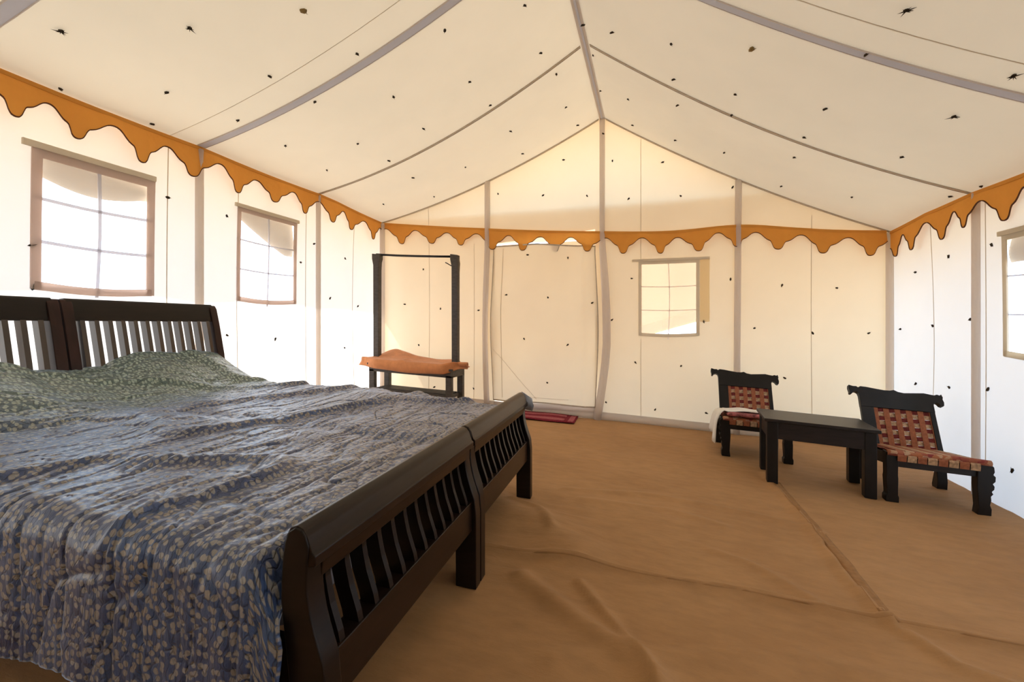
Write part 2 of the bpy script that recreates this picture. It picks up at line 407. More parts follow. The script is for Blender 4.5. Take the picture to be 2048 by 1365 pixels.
# ------------------------------------------------------------------ walls
W1 = (1.737, 2.324, 1.325, 2.075); W2 = (3.083, 3.702, 1.320, 2.085)          # y0 y1 z0 z1 on the left wall
W3 = (-0.095, 0.474, 0.992, 1.770)                                            # x0 x1 z0 z1 on the back wall
W4 = (3.15, 3.765, 0.905, 1.655)                                              # right wall
W5 = (1.80, 2.40, 0.905, 1.655)
DOOR = (-1.81, -0.60, 0.16)
def inside(u, v, w): return w[0] < u < w[1] and w[2] < v < w[3]

us = merge_lines(frange(YF, YB, 60), [W1[0], W1[1], W2[0], W2[1], 1.36, 2.69, 4.02]); vs = merge_lines(frange(0.10, 2.46, 22), [W1[2], W1[3], W2[2], W2[3]], 0.012)
v_, f_ = sheet(lambda u, v: left_pt(u, v if v < 2.45 else zeL(u) + 0.01), us, vs, lambda u, v: inside(u, v, W1) or inside(u, v, W2))
wall_left = tag(link_mesh('wall_left', v_, f_, M['wall'], smooth=True), 'white canvas tent wall glowing in the sun', None, kind='structure')

us = merge_lines(frange(YF, YB, 60), [W4[0], W4[1], W5[0], W5[1], 1.36, 2.69, 4.02]); vs = merge_lines(frange(-0.16, 2.02, 20), [W4[2], W4[3]], 0.012)
v_, f_ = sheet(lambda u, v: right_pt(u, v if v < 2.01 else zeR(u) + 0.01), us, vs, lambda u, v: inside(u, v, W4) or inside(u, v, W5))
wall_right = tag(link_mesh('wall_right', v_, f_, M['wall'], smooth=True), 'white canvas tent wall on the shaded side', None, kind='structure')

us = merge_lines(frange(XL, XR, 64), [W3[0], W3[1], DOOR[0], DOOR[1], -1.9, XM, 0.88]); vs = merge_lines(frange(-0.16, 1.90, 22), [W3[2], W3[3], DOOR[2]], 0.012) + [1.90 + q for q in (0.19, 0.4, 0.6, 0.8, 1.0)]
def back_full(u, v):
    if v <= 1.9001: return back_pt(u, v)
    return back_pt(u, 1.90 + (v - 1.90) * (roof_z(u, YB) + 0.005 - 1.90))
def back_hole(u, v): return inside(u, v, W3) or (DOOR[0] < u < DOOR[1] and DOOR[2] < v < 2.09)
v_, f_ = sheet(back_full, us, vs, back_hole)
wall_back = tag(link_mesh('wall_back', v_, f_, M['wall_gable'], smooth=True), 'cream canvas gable wall', None, kind='structure')
v_, f_ = sheet(lambda u, v: Vector((u, YF, gz(u) - 0.05 + v * (roof_z(u, YF) + 0.05 - gz(u)))), frange(XL, XR, 32), frange(0, 1, 12))
wall_front = tag(link_mesh('wall_front', v_, f_, M['wall_front'], smooth=True), 'cream canvas gable wall behind the viewer', None, kind='structure')

# roof with an overhanging fly on both sides
xl = frange(-4.06, XL, 6) + frange(XL, XM, 36)[1:] + frange(XM, XR, 36)[1:] + frange(XR, 2.75, 4)[1:]
yl = merge_lines(frange(YF - 0.45, YB + 0.45, 76), [1.36, 2.69, 4.02])
v_, f_ = sheet(roof_pt, xl, yl)
ceiling = tag(link_mesh('ceiling', v_, f_, M['roof'], smooth=True), 'cream canvas pitched tent roof', None, kind='structure')

# annex cloth beyond the back wall, hem lifted towards the right
def annex_pt(u, v):
    lo = 0.955 + 0.30 * max(-0.3, min(1.2, u)); 
    return Vector((u, 6.75 + 0.03 * math.sin(u * 7), lo + v * (2.34 - lo)))
v_, f_ = sheet(annex_pt, frange(-3.5, 2.4, 40), frange(0, 1, 8))
annex = tag(link_mesh('wall_annex', v_, f_, M['annex'], smooth=True), 'peach canvas annex wall outside the back window', None, kind='structure')
v_, f_ = sheet(lambda u, v: annex_pt(u, 0) + Vector((0, -0.012, v * 0.16)), frange(-3.4, 2.3, 40), [0, 1])
link_mesh('hem_band', v_, f_, M['frame_pale'], annex)
v_, f_ = sheet(lambda u, v: Vector((u, 5.30 + v * 1.47, 2.46 - v * 0.10 - 0.03 * math.sin(math.pi * v))), frange(-3.5, 2.4, 24), frange(0, 1, 6))  # roof added over the annex to keep direct sun off the back wall
tag(link_mesh('ceiling_annex_shade', v_, f_, M['annex'], smooth=True), 'peach canvas annex roof added to shade the gable wall', None, kind='structure')

# ------------------------------------------------------------------ pole sleeves, ridge and roof webbing
trim_n = [0]
def trim(verts, faces, mat, label, smooth=False):
    trim_n[0] += 1
    return tag(link_mesh('trim_%d' % trim_n[0], verts, faces, mat, None, smooth), label, None, kind='structure')
def pole(path, r, label, mat='sleeve'):
    b = MB().tube(path, r, 10, True, 1.0); return trim(b.v, b.f, M[mat], label, True)
for y, t in ((0.03, 'behind the near bed'), (1.36, 'left of the big window'), (2.69, 'between the two left windows'), (4.02, 'right of the second left window')):
    pole([left_pt(y, z) + NL * 0.012 for z in frange(gz(XL), 2.47, 10)], 0.030 if y < 3 else 0.026, 'grey pole sleeve on the left wall ' + t)
for y, t in ((4.02, 'nearest the back corner'), (2.69, 'past the right window'), (1.36, 'beside the viewer')):
    pole([right_pt(y, z) + NR * 0.012 for z in frange(gz(XR), 2.03, 10)], 0.026, 'grey pole sleeve on the right wall ' + t)
pole([back_pt(-1.90 - 0.03 * math.sin(math.pi * min(1, z / 2.0)), z) + NB * 0.012 for z in frange(gz(-1.9), roof_z(-1.9, YB), 14)], 0.034, 'grey pole sleeve left of the door')
pole([back_pt(XM + 0.05 * math.sin(math.pi * max(0, min(1, z / 2.0))) - 0.06 * max(0, 1 - z / 0.8), z) + NB * 0.014 for z in frange(gz(XM), ZM, 16)], [0.046] * 7 + [0.044, 0.042, 0.038] + [0.031] * 7, 'tall grey centre pole sleeve right of the door')
pole([back_pt(0.88 - 0.02 * (1 - z / 2.7), z) + NB * 0.012 for z in frange(gz(0.88), roof_z(0.88, YB), 12)], 0.032, 'grey pole sleeve behind the left chair')
pole([Vector((XL + 0.03, YB - 0.03, z)) for z in frange(gz(XL), 2.42, 6)], 0.035, 'grey corner pole sleeve behind the wooden stand')
pole([Vector((XR - 0.02, YB - 0.02, z)) for z in frange(gz(XR), 1.98, 6)], 0.032, 'grey corner pole sleeve behind the right chair')
# ridge band
v_, f_ = slab(lambda u, v: Vector((XM + u * 0.029, v, ZM - 0.012 - abs(u) * 0.009)), Vector((0, 0, -1)), [-1, -0.3, 0.3, 1], frange(YF, YB - 0.01, 40), 0.0, 0.008)
trim(v_, f_, M['sleeve'], 'grey band along the roof ridge')
v_, f_ = slab(lambda u, v: Vector((XM + u * 0.008, v, ZM - 0.020)), Vector((0, 0, -1)), [-1, 1], frange(YF, YB - 0.01, 20), 0.0, 0.012)
link_mesh('cord', v_, f_, M['strap'], bpy.data.objects['trim_%d' % trim_n[0]])
# bands across the roof: (y, half width, material, label)
def seam_y(y, x):
    u = (XM - x) / (XM - XL) if x < XM else (x - XM) / (XR - XM)
    if y > 5: return y
    if x < XM: return y - (0.22 if y > 3 else 0.10) * (1 - u) ** 2
    return y + (0.05 - 0.28 * (1 - u) ** 2 if y > 3 else 0.19 - 0.20 * (1 - u) ** 2)
for y, w, mk, lb in ((0.03, 0.035, 'strap', 'wide grey band across the roof overhead'), (1.36, 0.034, 'strap', 'wide grey band across the roof nearest the viewer'),
                     (2.69, 0.030, 'strap', 'wide grey band across the roof between the left windows'), (4.02, 0.011, 'seam_light', 'narrow tan seam across the roof'),
                     (YB - 0.015, 0.014, 'seam_light', 'narrow tan seam where roof meets back wall')):
    for sx, (a, b_) in enumerate(((XL + 0.01, XM - 0.04), (XM + 0.04, XR - 0.01))):
        v_, f_ = slab(lambda u, v: roof_pt(u, min(seam_y(y, u) + v, YB - 0.003)) , Vector((0, 0, -1)), frange(a, b_, 30), [-w, 0, w], 0.002, 0.007)
        t = trim(v_, f_, M[mk], lb + (', left slope' if sx == 0 else ', right slope'))
        for s in (-1, 1):
            v2, f2 = slab(lambda u, v: roof_pt(u, min(seam_y(y, u) + s * w + v, YB - 0.002)), Vector((0, 0, -1)), frange(a, b_, 30), [-0.003, 0.003], 0.002, 0.009)
            link_mesh('stitching', v2, f2, M['seam'] if w < 0.02 else M['sleeve'], t)
# fine stitched seams of the cloth panels
def fine(P, N, path, w, parent, axis):
    R = (lambda u, v: P(u, seam_y(v, u))) if P is roof_pt else P
    if axis == 'v': v2, f2 = slab(P, N, [path[0] - w, path[0] + w], frange(path[1], path[2], 14), 0.0005, 0.002)
    else: v2, f2 = slab(R, N, frange(path[1], path[2], 14), [path[0] - w, path[0] + w], 0.0005, 0.002)
    link_mesh('stitched_seam', v2, f2, M['seam_light'], parent)
for y in (0.7, 2.46):
    fine(roof_pt, Vector((0, 0, -1)), (y, XL, XM) if y < 2 else (y, XL, XM), 0.0018, ceiling, 'h')
for y in (2.46, 1.2): fine(roof_pt, Vector((0, 0, -1)), (y, XM, XR), 0.003, ceiling, 'h')
for y in (2.46, 3.06, 3.86, 4.66): fine(left_pt, NL, (y, 0.17, 2.44), 0.003, wall_left, 'v')
for x, z0, z1 in ((-2.70, 0.12, 2.7), (-2.08, 0.1, 2.1), (-0.10, 0.0, 0.94), (-0.10, 1.83, 3.15), (1.55, -0.08, 2.2)): fine(back_pt, NB, (x, z0, z1), 0.0025, wall_back, 'v')
for y in (3.95, 4.60): fine(right_pt, NR, (y, -0.1, 2.0), 0.003, wall_right, 'v')
# hem strips along the foot of the walls
def hem(P, N, u0, u1, n, h, label, name):
    v2, f2 = slab(lambda u, v: P(u, gz(P(u, 0.5).x) + v), N, frange(u0, u1, n), [0.0, h * 0.5, h], 0.003, 0.012)
    tag(link_mesh(name, v2, f2, M['sleeve'] if name == 'baseboard_back' else M['wall'], None, True), label, None, kind='structure')
hem(back_pt, NB, XL + 0.04, XR - 0.04, 50, 0.085, 'pale canvas hem along the foot of the gable wall', 'baseboard_back')
hem(left_pt, NL, YF, YB - 0.04, 40, 0.06, 'pale canvas hem along the foot of the sunlit wall', 'baseboard_left')

# ------------------------------------------------------------------ windows
def window(n, P, N, w, fw, mat, label, flap, cover, flip=1, bow=0.018):
    a, b, c, d = w
    root = empty('window_%d' % n, P((a + b) / 2, c)); tag(root, label, None, kind='structure')
    L = root.location.copy()
    Q = lambda u, v: P(u, v) - L
    mid = (a + b) / 2; hw = (b - a) / 2
    def bowed(v0):                       # the lower edge hangs in a slight curve
        return lambda u, v: Q(u, v0 + v - bow * (1 - ((u - mid) / hw) ** 2 if abs(u - mid) < hw else 0))
    for nm, us_, vs_ in (('border', [a - fw, a + 0.004], frange(c - fw * 0.4, d + fw, 8)), ('border', [b - 0.004, b + fw], frange(c - fw * 0.4, d + fw, 8)),
                         ('border', frange(a, b, 8), [d - 0.004, d + fw])):
        v2, f2 = slab(Q, N, us_, vs_, 0.002, 0.012); link_mesh(nm, v2, f2, mat, root)
    v2, f2 = slab(bowed(c), N, frange(a - fw * 0.6, b + fw * 0.6, 12), [-fw * 0.5, bow + 0.008], 0.003, 0.014); link_mesh('border', v2, f2, mat, root)
    v2, f2 = sheet(lambda u, v: Q(u, v) - N * 0.012, frange(a, b, 6), frange(c, d, 6)); link_mesh('net_pane', v2, f2, M['net'], root)
    sw = 0.0095 if n < 2 else (0.0065 if n == 2 else 0.005)
    v2, f2 = slab(lambda u, v: Q(u + 0.012 * math.sin((v - c) * 4), v), N, [mid - sw, mid + sw], frange(c - 0.05, d + 0.02, 12), -0.002, 0.005); link_mesh('strap', v2, f2, M['strap'] if n != 3 else M['sleeve'], root)
    for k in (1, 2):
        zz = c + (d - c) * (k / 3.0 + 0.015)
        v2, f2 = slab(lambda u, v: Q(u, v - 0.008 * math.sin(math.pi * (u - a) / (b - a))), N, frange(a - 0.03, b + 0.03, 10), [zz - sw, zz + sw], -0.003, 0.004); link_mesh('strap', v2, f2, M['strap'] if n != 3 else M['sleeve'], root)
    if flap:                              # outside flap, rolled part of the way up
        def fl(u, v):
            t = (u - a) / (b - a); lo = d - flap(t)
            return Q(u, lo + v * (d + 0.05 - lo)) - N * (0.030 + 0.012 * math.sin(v * 5 + t * 3))
        v2, f2 = sheet(fl, frange(a - 0.02, b + 0.02, 14), frange(0, 1, 6)); link_mesh('flap', v2, f2, M['flap'], root, True)
    if cover:                             # cloth strip sewn on above the opening
        v2, f2 = slab(Q, N, frange(a - cover[0], b + cover[1], 8), [d + fw, d + fw + cover[2]], 0.004, 0.022); link_mesh('cover_strip', v2, f2, M['frame_pale'], root)
    return root
window(1, left_pt, NL, W1, 0.045, M['frame'], 'large bright window above the headboards', lambda t: 0.10 + 0.055 * math.sin(math.pi * max(0, min(1, t))), (0.09, 0.045, 0.035))
window(2, left_pt, NL, W2, 0.030, M['frame'], 'bright window with a sagging outside flap, nearer the corner', lambda t: 0.05 + 0.26 * max(0.0, min(1.0, t * 1.15)), (0.06, 0.05, 0.03))
w3 = window(3, back_pt, NB, W3, 0.030, M['frame_pale'], 'window in the gable wall looking onto peach cloth', None, None, bow=0.012)
L3 = w3.location.copy()
v_, f_ = slab(lambda u, v: back_pt(u, v) - L3, NB, [W3[0] - 0.10, W3[1] + 0.13], [W3[3] + 0.028, W3[3] + 0.055], 0.004, 0.016); link_mesh('cover_strip', v_, f_, M['frame_pale'], w3)
v_, f_ = slab(lambda u, v: back_pt(u, v) - L3, NB, [W3[1] + 0.035, W3[1] + 0.13], frange(W3[2] + 0.14, W3[3] + 0.028, 6), 0.003, 0.007); link_mesh('side_strip', v_, f_, M['thin_strip'], w3)
window(4, right_pt, NR, W4, 0.028, M['frame_pale'], 'window in the right wall cut by the picture edge', lambda t: 0.17 + 0.02 * math.sin(5 * t), (0.05, 0.05, 0.03))
window(5, right_pt, NR, W5, 0.028, M['frame_pale'], 'window in the right wall beside the viewer', None, None)

# ------------------------------------------------------------------ door flap
door = empty('door_1', (-1.21, YB, DOOR[2])); tag(door, 'closed cream canvas door flap in the gable wall', None, kind='structure')
Ld = door.location.copy()
def door_pt(u, v):
    x0 = DOOR[0] - 0.01 - 0.03 * math.sin(math.pi * v) ; x1 = DOOR[1] + 0.008 + 0.03 * math.sin(math.pi * min(1, v * 1.05))
    top = 2.055 - 0.06 * max(0, (u - 0.45) / 0.55)
    x = x0 + u * (x1 - x0); z = DOOR[2] + 0.035 - 0.03 * u + v * (top - DOOR[2] - 0.035 + 0.03 * u)
    wr = 0.012 * math.sin(9 * u + 5 * v) + 0.014 * math.sin(3 * (u - v) * math.pi) + 0.02 * math.exp(-((u - 0.86 - 0.12 * (v - 0.5) ** 2) / 0.03) ** 2)
    return Vector((x, YB - 0.022 - wr, z)) - Ld
v_, f_ = sheet(door_pt, frange(0, 1, 40), frange(0, 1, 40)); link_mesh('flap', v_, f_, M['wall_gable'], door, True)
for nm, P0, P1 in (('edge_binding', 0.0, 0.004), ('edge_binding', 0.992, 1.0)):
    v_, f_ = slab(door_pt, NB, [P0, P1], frange(0, 1, 20), -0.002, 0.010); link_mesh(nm, v_, f_, M['seam'], door)
v_, f_ = slab(door_pt, NB, frange(0, 1, 20), [-0.004, 0.004], -0.002, 0.010); link_mesh('edge_binding', v_, f_, M['seam'], door)
v_, f_ = slab(door_pt, NB, frange(0, 1, 20), [0.992, 1.0], -0.002, 0.006); link_mesh('edge_binding', v_, f_, M['seam'], door)
v_, f_ = slab(lambda u, v: Vector((DOOR[0] + u * (DOOR[1] - DOOR[0]), YB, DOOR[2] - 0.05 + v * 0.06)) - Ld, NB, frange(0, 1, 12), [0, 0.5, 1], 0.004, 0.03); link_mesh('sill_roll', v_, f_, M['sleeve'], door, True)
v_, f_ = slab(door_pt, NB, [0.098, 0.102], frange(0.02, 0.98, 20), 0.0005, 0.004); link_mesh('stitched_seam', v_, f_, M['seam_light'], door)
cord = [door_pt(0.02 + 0.42 * t, 0.33 - 0.31 * t) + NB * 0.012 for t in frange(0, 1, 10)]
MB().tube(cord, 0.0022, 5).build('cord', M['seam_light'], door)
cord = [door_pt(0.30 + 0.45 * t, 0.03 + 0.0 * t) + NB * 0.010 + Vector((0, 0, 0.03 * (t - 0.5) ** 2)) for t in frange(0, 1, 10)]
MB().tube(cord, 0.0022, 5).build('cord', M['seam_light'], door)

# ------------------------------------------------------------------ scalloped orange valances
half = [(0.0, 0.0), (0.05, 0.015), (0.10, 0.07), (0.15, 0.17), (0.20, 0.29), (0.25, 0.39), (0.30, 0.45), (0.335, 0.485), (0.36, 0.56), (0.38, 0.69), (0.405, 0.86), (0.44, 0.965), (0.48, 1.0), (0.5, 1.0)]
def scallop(f):
    f = f - math.floor(f); f = min(f, 1 - f)
    for (a, p), (b, q) in zip(half, half[1:]):
        if a <= f <= b: return p + (q - p) * (f - a) / (b - a)
    return 1.0
def valance(label, u0, u1, n, P, N, topz, tips, head, drop, seed):
    """tips: positions of the points in increasing u"""
    t = [tips[0] - (tips[1] - tips[0])] + list(tips) + [tips[-1] + (tips[-1] - tips[-2])]
    rr = random.Random(seed)
    amp = [drop * rr.uniform(0.88, 1.1) for _ in t]
    sk = [rr.uniform(-0.07, 0.07) for _ in t]
    def depth(u):
        for i in range(len(t) - 1):
            if t[i] <= u <= t[i + 1]:
                f = (u - t[i]) / (t[i + 1] - t[i]); k = i if f < 0.5 else i + 1
                g = f + sk[i] * math.sin(math.pi * f)
                return head + amp[k] * scallop(g + 0.5)
        return head
    root = empty('valance', P((u0 + u1) / 2, topz((u0 + u1) / 2))); L = root.location.copy()
    tag(root, label, 'valance', 'orange scalloped valances under the eaves')
    us_ = frange(u0, u1, n)
    def C(u, v):
        z = topz(u) - v * depth(u)
        return P(u, z) + N * (0.030 + 0.02 * v * math.sin(u * 9 + seed) + 0.012 * v) - L
    v2, f2 = sheet(C, us_, [0, 0.2, 0.4, 0.6, 0.8, 1.0]); link_mesh('cloth', v2, f2, M['orange'], root, True)
    v2, f2 = slab(lambda u, v: C(u, 1.0) + Vector((0, 0, v)), N, us_, [-0.003, 0.004], -0.003, 0.005); link_mesh('piping', v2, f2, M['piping'], root)
    v2, f2 = slab(lambda u, v: P(u, topz(u) + v) + N * 0.022 - L, N, us_[::4] + ([us_[-1]] if (n % 4) else []), [-0.012, 0.012], 0.0, 0.012); link_mesh('header_band', v2, f2, M['orange'], root)
    return root
tl = [1.597 - 0.37 * k for k in range(7, 0, -1)] + [1.597, 1.893, 2.249, 2.623, 3.009, 3.408, 3.811, 4.194, 4.568, 4.96]
valance('orange scalloped valance above the left windows', YF + 0.05, YB - 0.05, 900, left_pt, NL, lambda u: zeL(u) - 0.015, tl, 0.075, 0.165, 1)
tb = [-3.065, -2.643, -2.238, -1.837, -1.452, -1.064, -0.687, -0.291, 0.107, 0.498, 0.858, 1.233, 1.636, 2.018]
def zback(u):
    t = (u - XL) / (XR - XL)
    return 2.425 + (1.985 - 2.425) * t - 0.06 * math.sin(math.pi * min(1, t * 1.15)) * (1 if t < 0.87 else 0) + 0.06 * math.exp(-((u - 0.9) / 0.5) ** 2)
valance('orange scalloped valance across the gable wall', XL + 0.05, XR - 0.05, 760, back_pt, NB, zback, tb, 0.065, 0.165, 2)
tr = [3.742 - 0.34 * k for k in range(13, 0, -1)] + [3.742, 4.064, 4.41, 4.766, 5.105]
valance('orange scalloped valance along the right wall', YF + 0.05, YB - 0.05, 900, right_pt, NR, lambda u: zeR(u) - 0.015, tr, 0.075, 0.165, 3)

# ------------------------------------------------------------------ tie knots on the cloth
def knot_mesh(name, mat, spikes, r, sp, flat=0.45, seed=0):
    rr = random.Random(seed); b = MB(); n = 6
    vs = [(0, 0, r * flat)] + [(r * rr.uniform(0.6, 1.1) * math.cos(2 * math.pi * k / n), r * rr.uniform(0.35, 0.8) * math.sin(2 * math.pi * k / n), r * flat * 0.5) for k in range(n)]
    vs += [(x * 1.0, y * 1.0, -0.002) for x, y, z in vs[1:]]
    b.add(vs, [(0, 1 + k, 1 + (k + 1) % n) for k in range(n)] + [(1 + k, 7 + k, 7 + (k + 1) % n, 1 + (k + 1) % n) for k in range(n)])
    for k in range(spikes):
        a = 2 * math.pi * k / spikes + rr.uniform(-0.4, 0.4); l = sp * rr.uniform(0.6, 1.2); c, s = math.cos(a), math.sin(a); w = 0.0035
        b.add([(-s * w, c * w, 0.003), (s * w, -c * w, 0.003), (c * l, s * l * 0.8, 0.010), (0, 0, 0.010)], [(0, 1, 2), (1, 3, 2), (3, 0, 2)])
    me = bpy.data.meshes.new(name); me.from_pydata(b.v, [], b.f); me.update(); me.materials.append(mat); return me
KN = [knot_mesh('knot', M['knot'], 2, 0.018, 0.022, seed=s) for s in range(4)]
KS = [knot_mesh('splayed_knot', M['knot'], 8, 0.014, 0.040, seed=10 + s) for s in range(3)]
KT = knot_mesh('tan_knot', M['knot_tan'], 3, 0.026, 0.03, 0.6, seed=30)
def knot(me, p, n, parent, k):
    o = bpy.data.objects.new('tie_knot', me); col.objects.link(o); o.parent = parent
    o.rotation_mode = 'QUATERNION'
    from mathutils import Quaternion
    o.rotation_quaternion = Vector(n).to_track_quat('Z', 'Y') @ Quaternion((0, 0, 1), k * 1.7)
    o.location = p - (parent.location if parent.type == 'EMPTY' else Vector((0, 0, 0)))
    return o
KB = [(-0.964, 3.016), (-0.407, 2.946), (0.128, 2.874), (-1.766, 2.689), (-1.208, 2.624), (-0.692, 2.576), (-0.232, 2.504), (0.313, 2.493), (0.824, 2.54), (-0.506, 3.245), (1.288, 1.502), (1.768, 1.465), (0.805, 1.577), (-0.199, 1.617), (0.548, 1.132), (1.031, 1.064), (1.562, 1.015), (2.031, 1.018), (-0.157, 0.678), (0.318, 0.652), (1.31, 0.556), (0.05, 0.168), (0.572, 0.159), (-2.784, 1.809), (-3.05, 1.365), (-2.546, 1.302), (-2.019, 1.278), (-2.848, 0.837), (-2.622, 0.308), (-2.085, 0.311), (-0.412, 1.156), (-0.473, 0.23)]
KL = [(2.46, 2.035), (2.675, 1.559), (1.699, 1.556), (2.947, 2.011), (3.969, 1.951), (4.504, 1.873), (4.761, 1.325), (4.495, 0.833), (4.235, 1.393), (2.956, 1.012), (3.48, 0.963), (3.79, 1.733), (1.703, 1.315)]
KR = [(4.844, 1.561), (4.366, 1.632), (5.096, 1.058), (4.612, 1.092), (4.106, 1.14), (3.89, 1.641), (4.852, 0.581), (4.379, 0.613), (3.928, 0.658), (4.598, 0.118), (3.712, 0.167)]
KC = [(-2.934, 2.126), (-2.376, 2.384), (-2.867, 2.586), (-1.845, 2.571), (-2.336, 2.754), (-3.3, 2.294), (-2.892, 3.062), (-0.826, 3.027), (-1.322, 2.799), (-0.844, 3.583), (-1.912, 3.121), (-1.396, 3.424), (-0.792, 3.959), (-1.368, 3.841), (-1.947, 3.677), (-2.471, 3.451), (-2.435, 3.892), (-0.817, 4.574), (-1.363, 4.435), (-1.963, 4.685), (-2.462, 4.409), (-2.943, 3.631), (-1.393, 4.997), (-2.513, 5.012), (-0.774, 5.056), (-3.028, 4.721), (-0.274, 3.483), (0.138, 3.345), (0.174, 3.776), (-0.203, 4.469), (0.224, 4.159), (0.595, 3.67), (1.107, 3.486), (1.109, 3.922), (1.089, 2.835), (1.151, 4.329), (0.676, 4.761), (0.242, 4.921), (0.618, 3.966), (1.661, 3.79), (1.71, 4.741), (2.14, 4.199), (2.17, 3.919), (1.219, 5.002), (-0.181, 5.021), (-3.32, 1.79), (-3.0, 1.1), (-2.2, 1.3), (-1.3, 2.0), (0.1, 2.3), (1.7, 2.2)]
KX = [(-0.498, 3.528), (-0.471, 3.947), (-0.466, 4.566)]
KD = [(0.36, 0.93), (0.74, 0.92), (0.15, 0.68), (0.55, 0.665), (0.95, 0.645), (0.32, 0.40), (0.73, 0.375), (0.54, 0.13)]
for k, (x, z) in enumerate(KB): knot(KN[k % 4], back_pt(x, z) + NB * (0.0 if abs(x - XM) > 0.06 else 0.05), NB, wall_back, k)
for k, (y, z) in enumerate(KL): knot(KN[k % 4], left_pt(y, z) + NL * 0.004, NL, wall_left, k)
for k, (y, z) in enumerate(KR): knot(KN[k % 4], right_pt(y, z) + NR * 0.004, NR, wall_right, k)
for k, (x, y) in enumerate(KC): knot(KN[k % 4], roof_pt(x, y) - Vector((0, 0, 0.003)), (0, 0, -1), ceiling, k)
for k, (x, y) in enumerate(KX): knot(KN[k % 4], Vector((x, y, ZM - 0.03)), (0, 0, -1), ceiling, k)
for k, (x, y) in enumerate([(-2.855, 1.541), (-2.4, 1.862), (1.104, 2.481), (1.629, 2.724), (1.635, 3.173)]): knot(KS[k % 3], roof_pt(x, y) - Vector((0, 0, 0.004)), (0, 0, -1), ceiling, k)
for k, (x, y) in enumerate([(-1.884, 2.132), (0.596, 3.094)]): knot(KT, roof_pt(x, y) - Vector((0, 0, 0.004)), (0, 0, -1), ceiling, k)
for k, (u, v) in enumerate(KD): knot(KN[k % 4], door_pt(u, v) + Ld + NB * 0.006, NB, door, k)

# ------------------------------------------------------------------ furniture frame: upright, standing on the sloping ground
def upright(loc_xy, rot):
    """root position and a map from a thing's own axes to offsets from its root; rails follow the slope of the ground, posts stay plumb"""
    c, s = math.cos(rot), math.sin(rot)
    def T(x, y, z):
        X, Y = c * x - s * y, s * x + c * y
        return (X, Y, z - SL * X)
    return Vector((loc_xy[0], loc_xy[1], gz(loc_xy[0]))), T

# ------------------------------------------------------------------ beds
BEDROT = math.radians(1.8)
BL = 2.45                                         # outer length; own axes: x = 0 at the foot's outer face, -BL at the head; y = 0..0.94
BW = 0.975
def sstf(t): t = max(0, min(1, t)); return t * t * (3 - 2 * t)
def interp(tab, z):
    for (a, p), (b, q) in zip(tab, tab[1:]):
        if a <= z <= b: return p + (q - p) * (z - a) / (b - a)
    return tab[-1][1] if z > tab[-1][0] else tab[0][1]
foot_out = [(0.0, 0.0), (0.30, 0.0), (0.36, -0.006), (0.44, -0.034), (0.50, -0.046), (0.56, -0.046), (0.62, -0.040)]
foot_in = [(0.0, -0.088), (0.30, -0.090), (0.40, -0.102), (0.48, -0.112), (0.56, -0.108), (0.62, -0.098)]
head_out = [(0.0, -BL), (0.45, -BL), (0.70, -BL - 0.012), (0.95, -BL - 0.055), (1.10, -BL - 0.085)]
head_in = [(0.0, -BL + 0.085), (0.45, -BL + 0.09), (0.70, -BL + 0.07), (0.95, -BL + 0.018), (1.10, -BL - 0.02)]
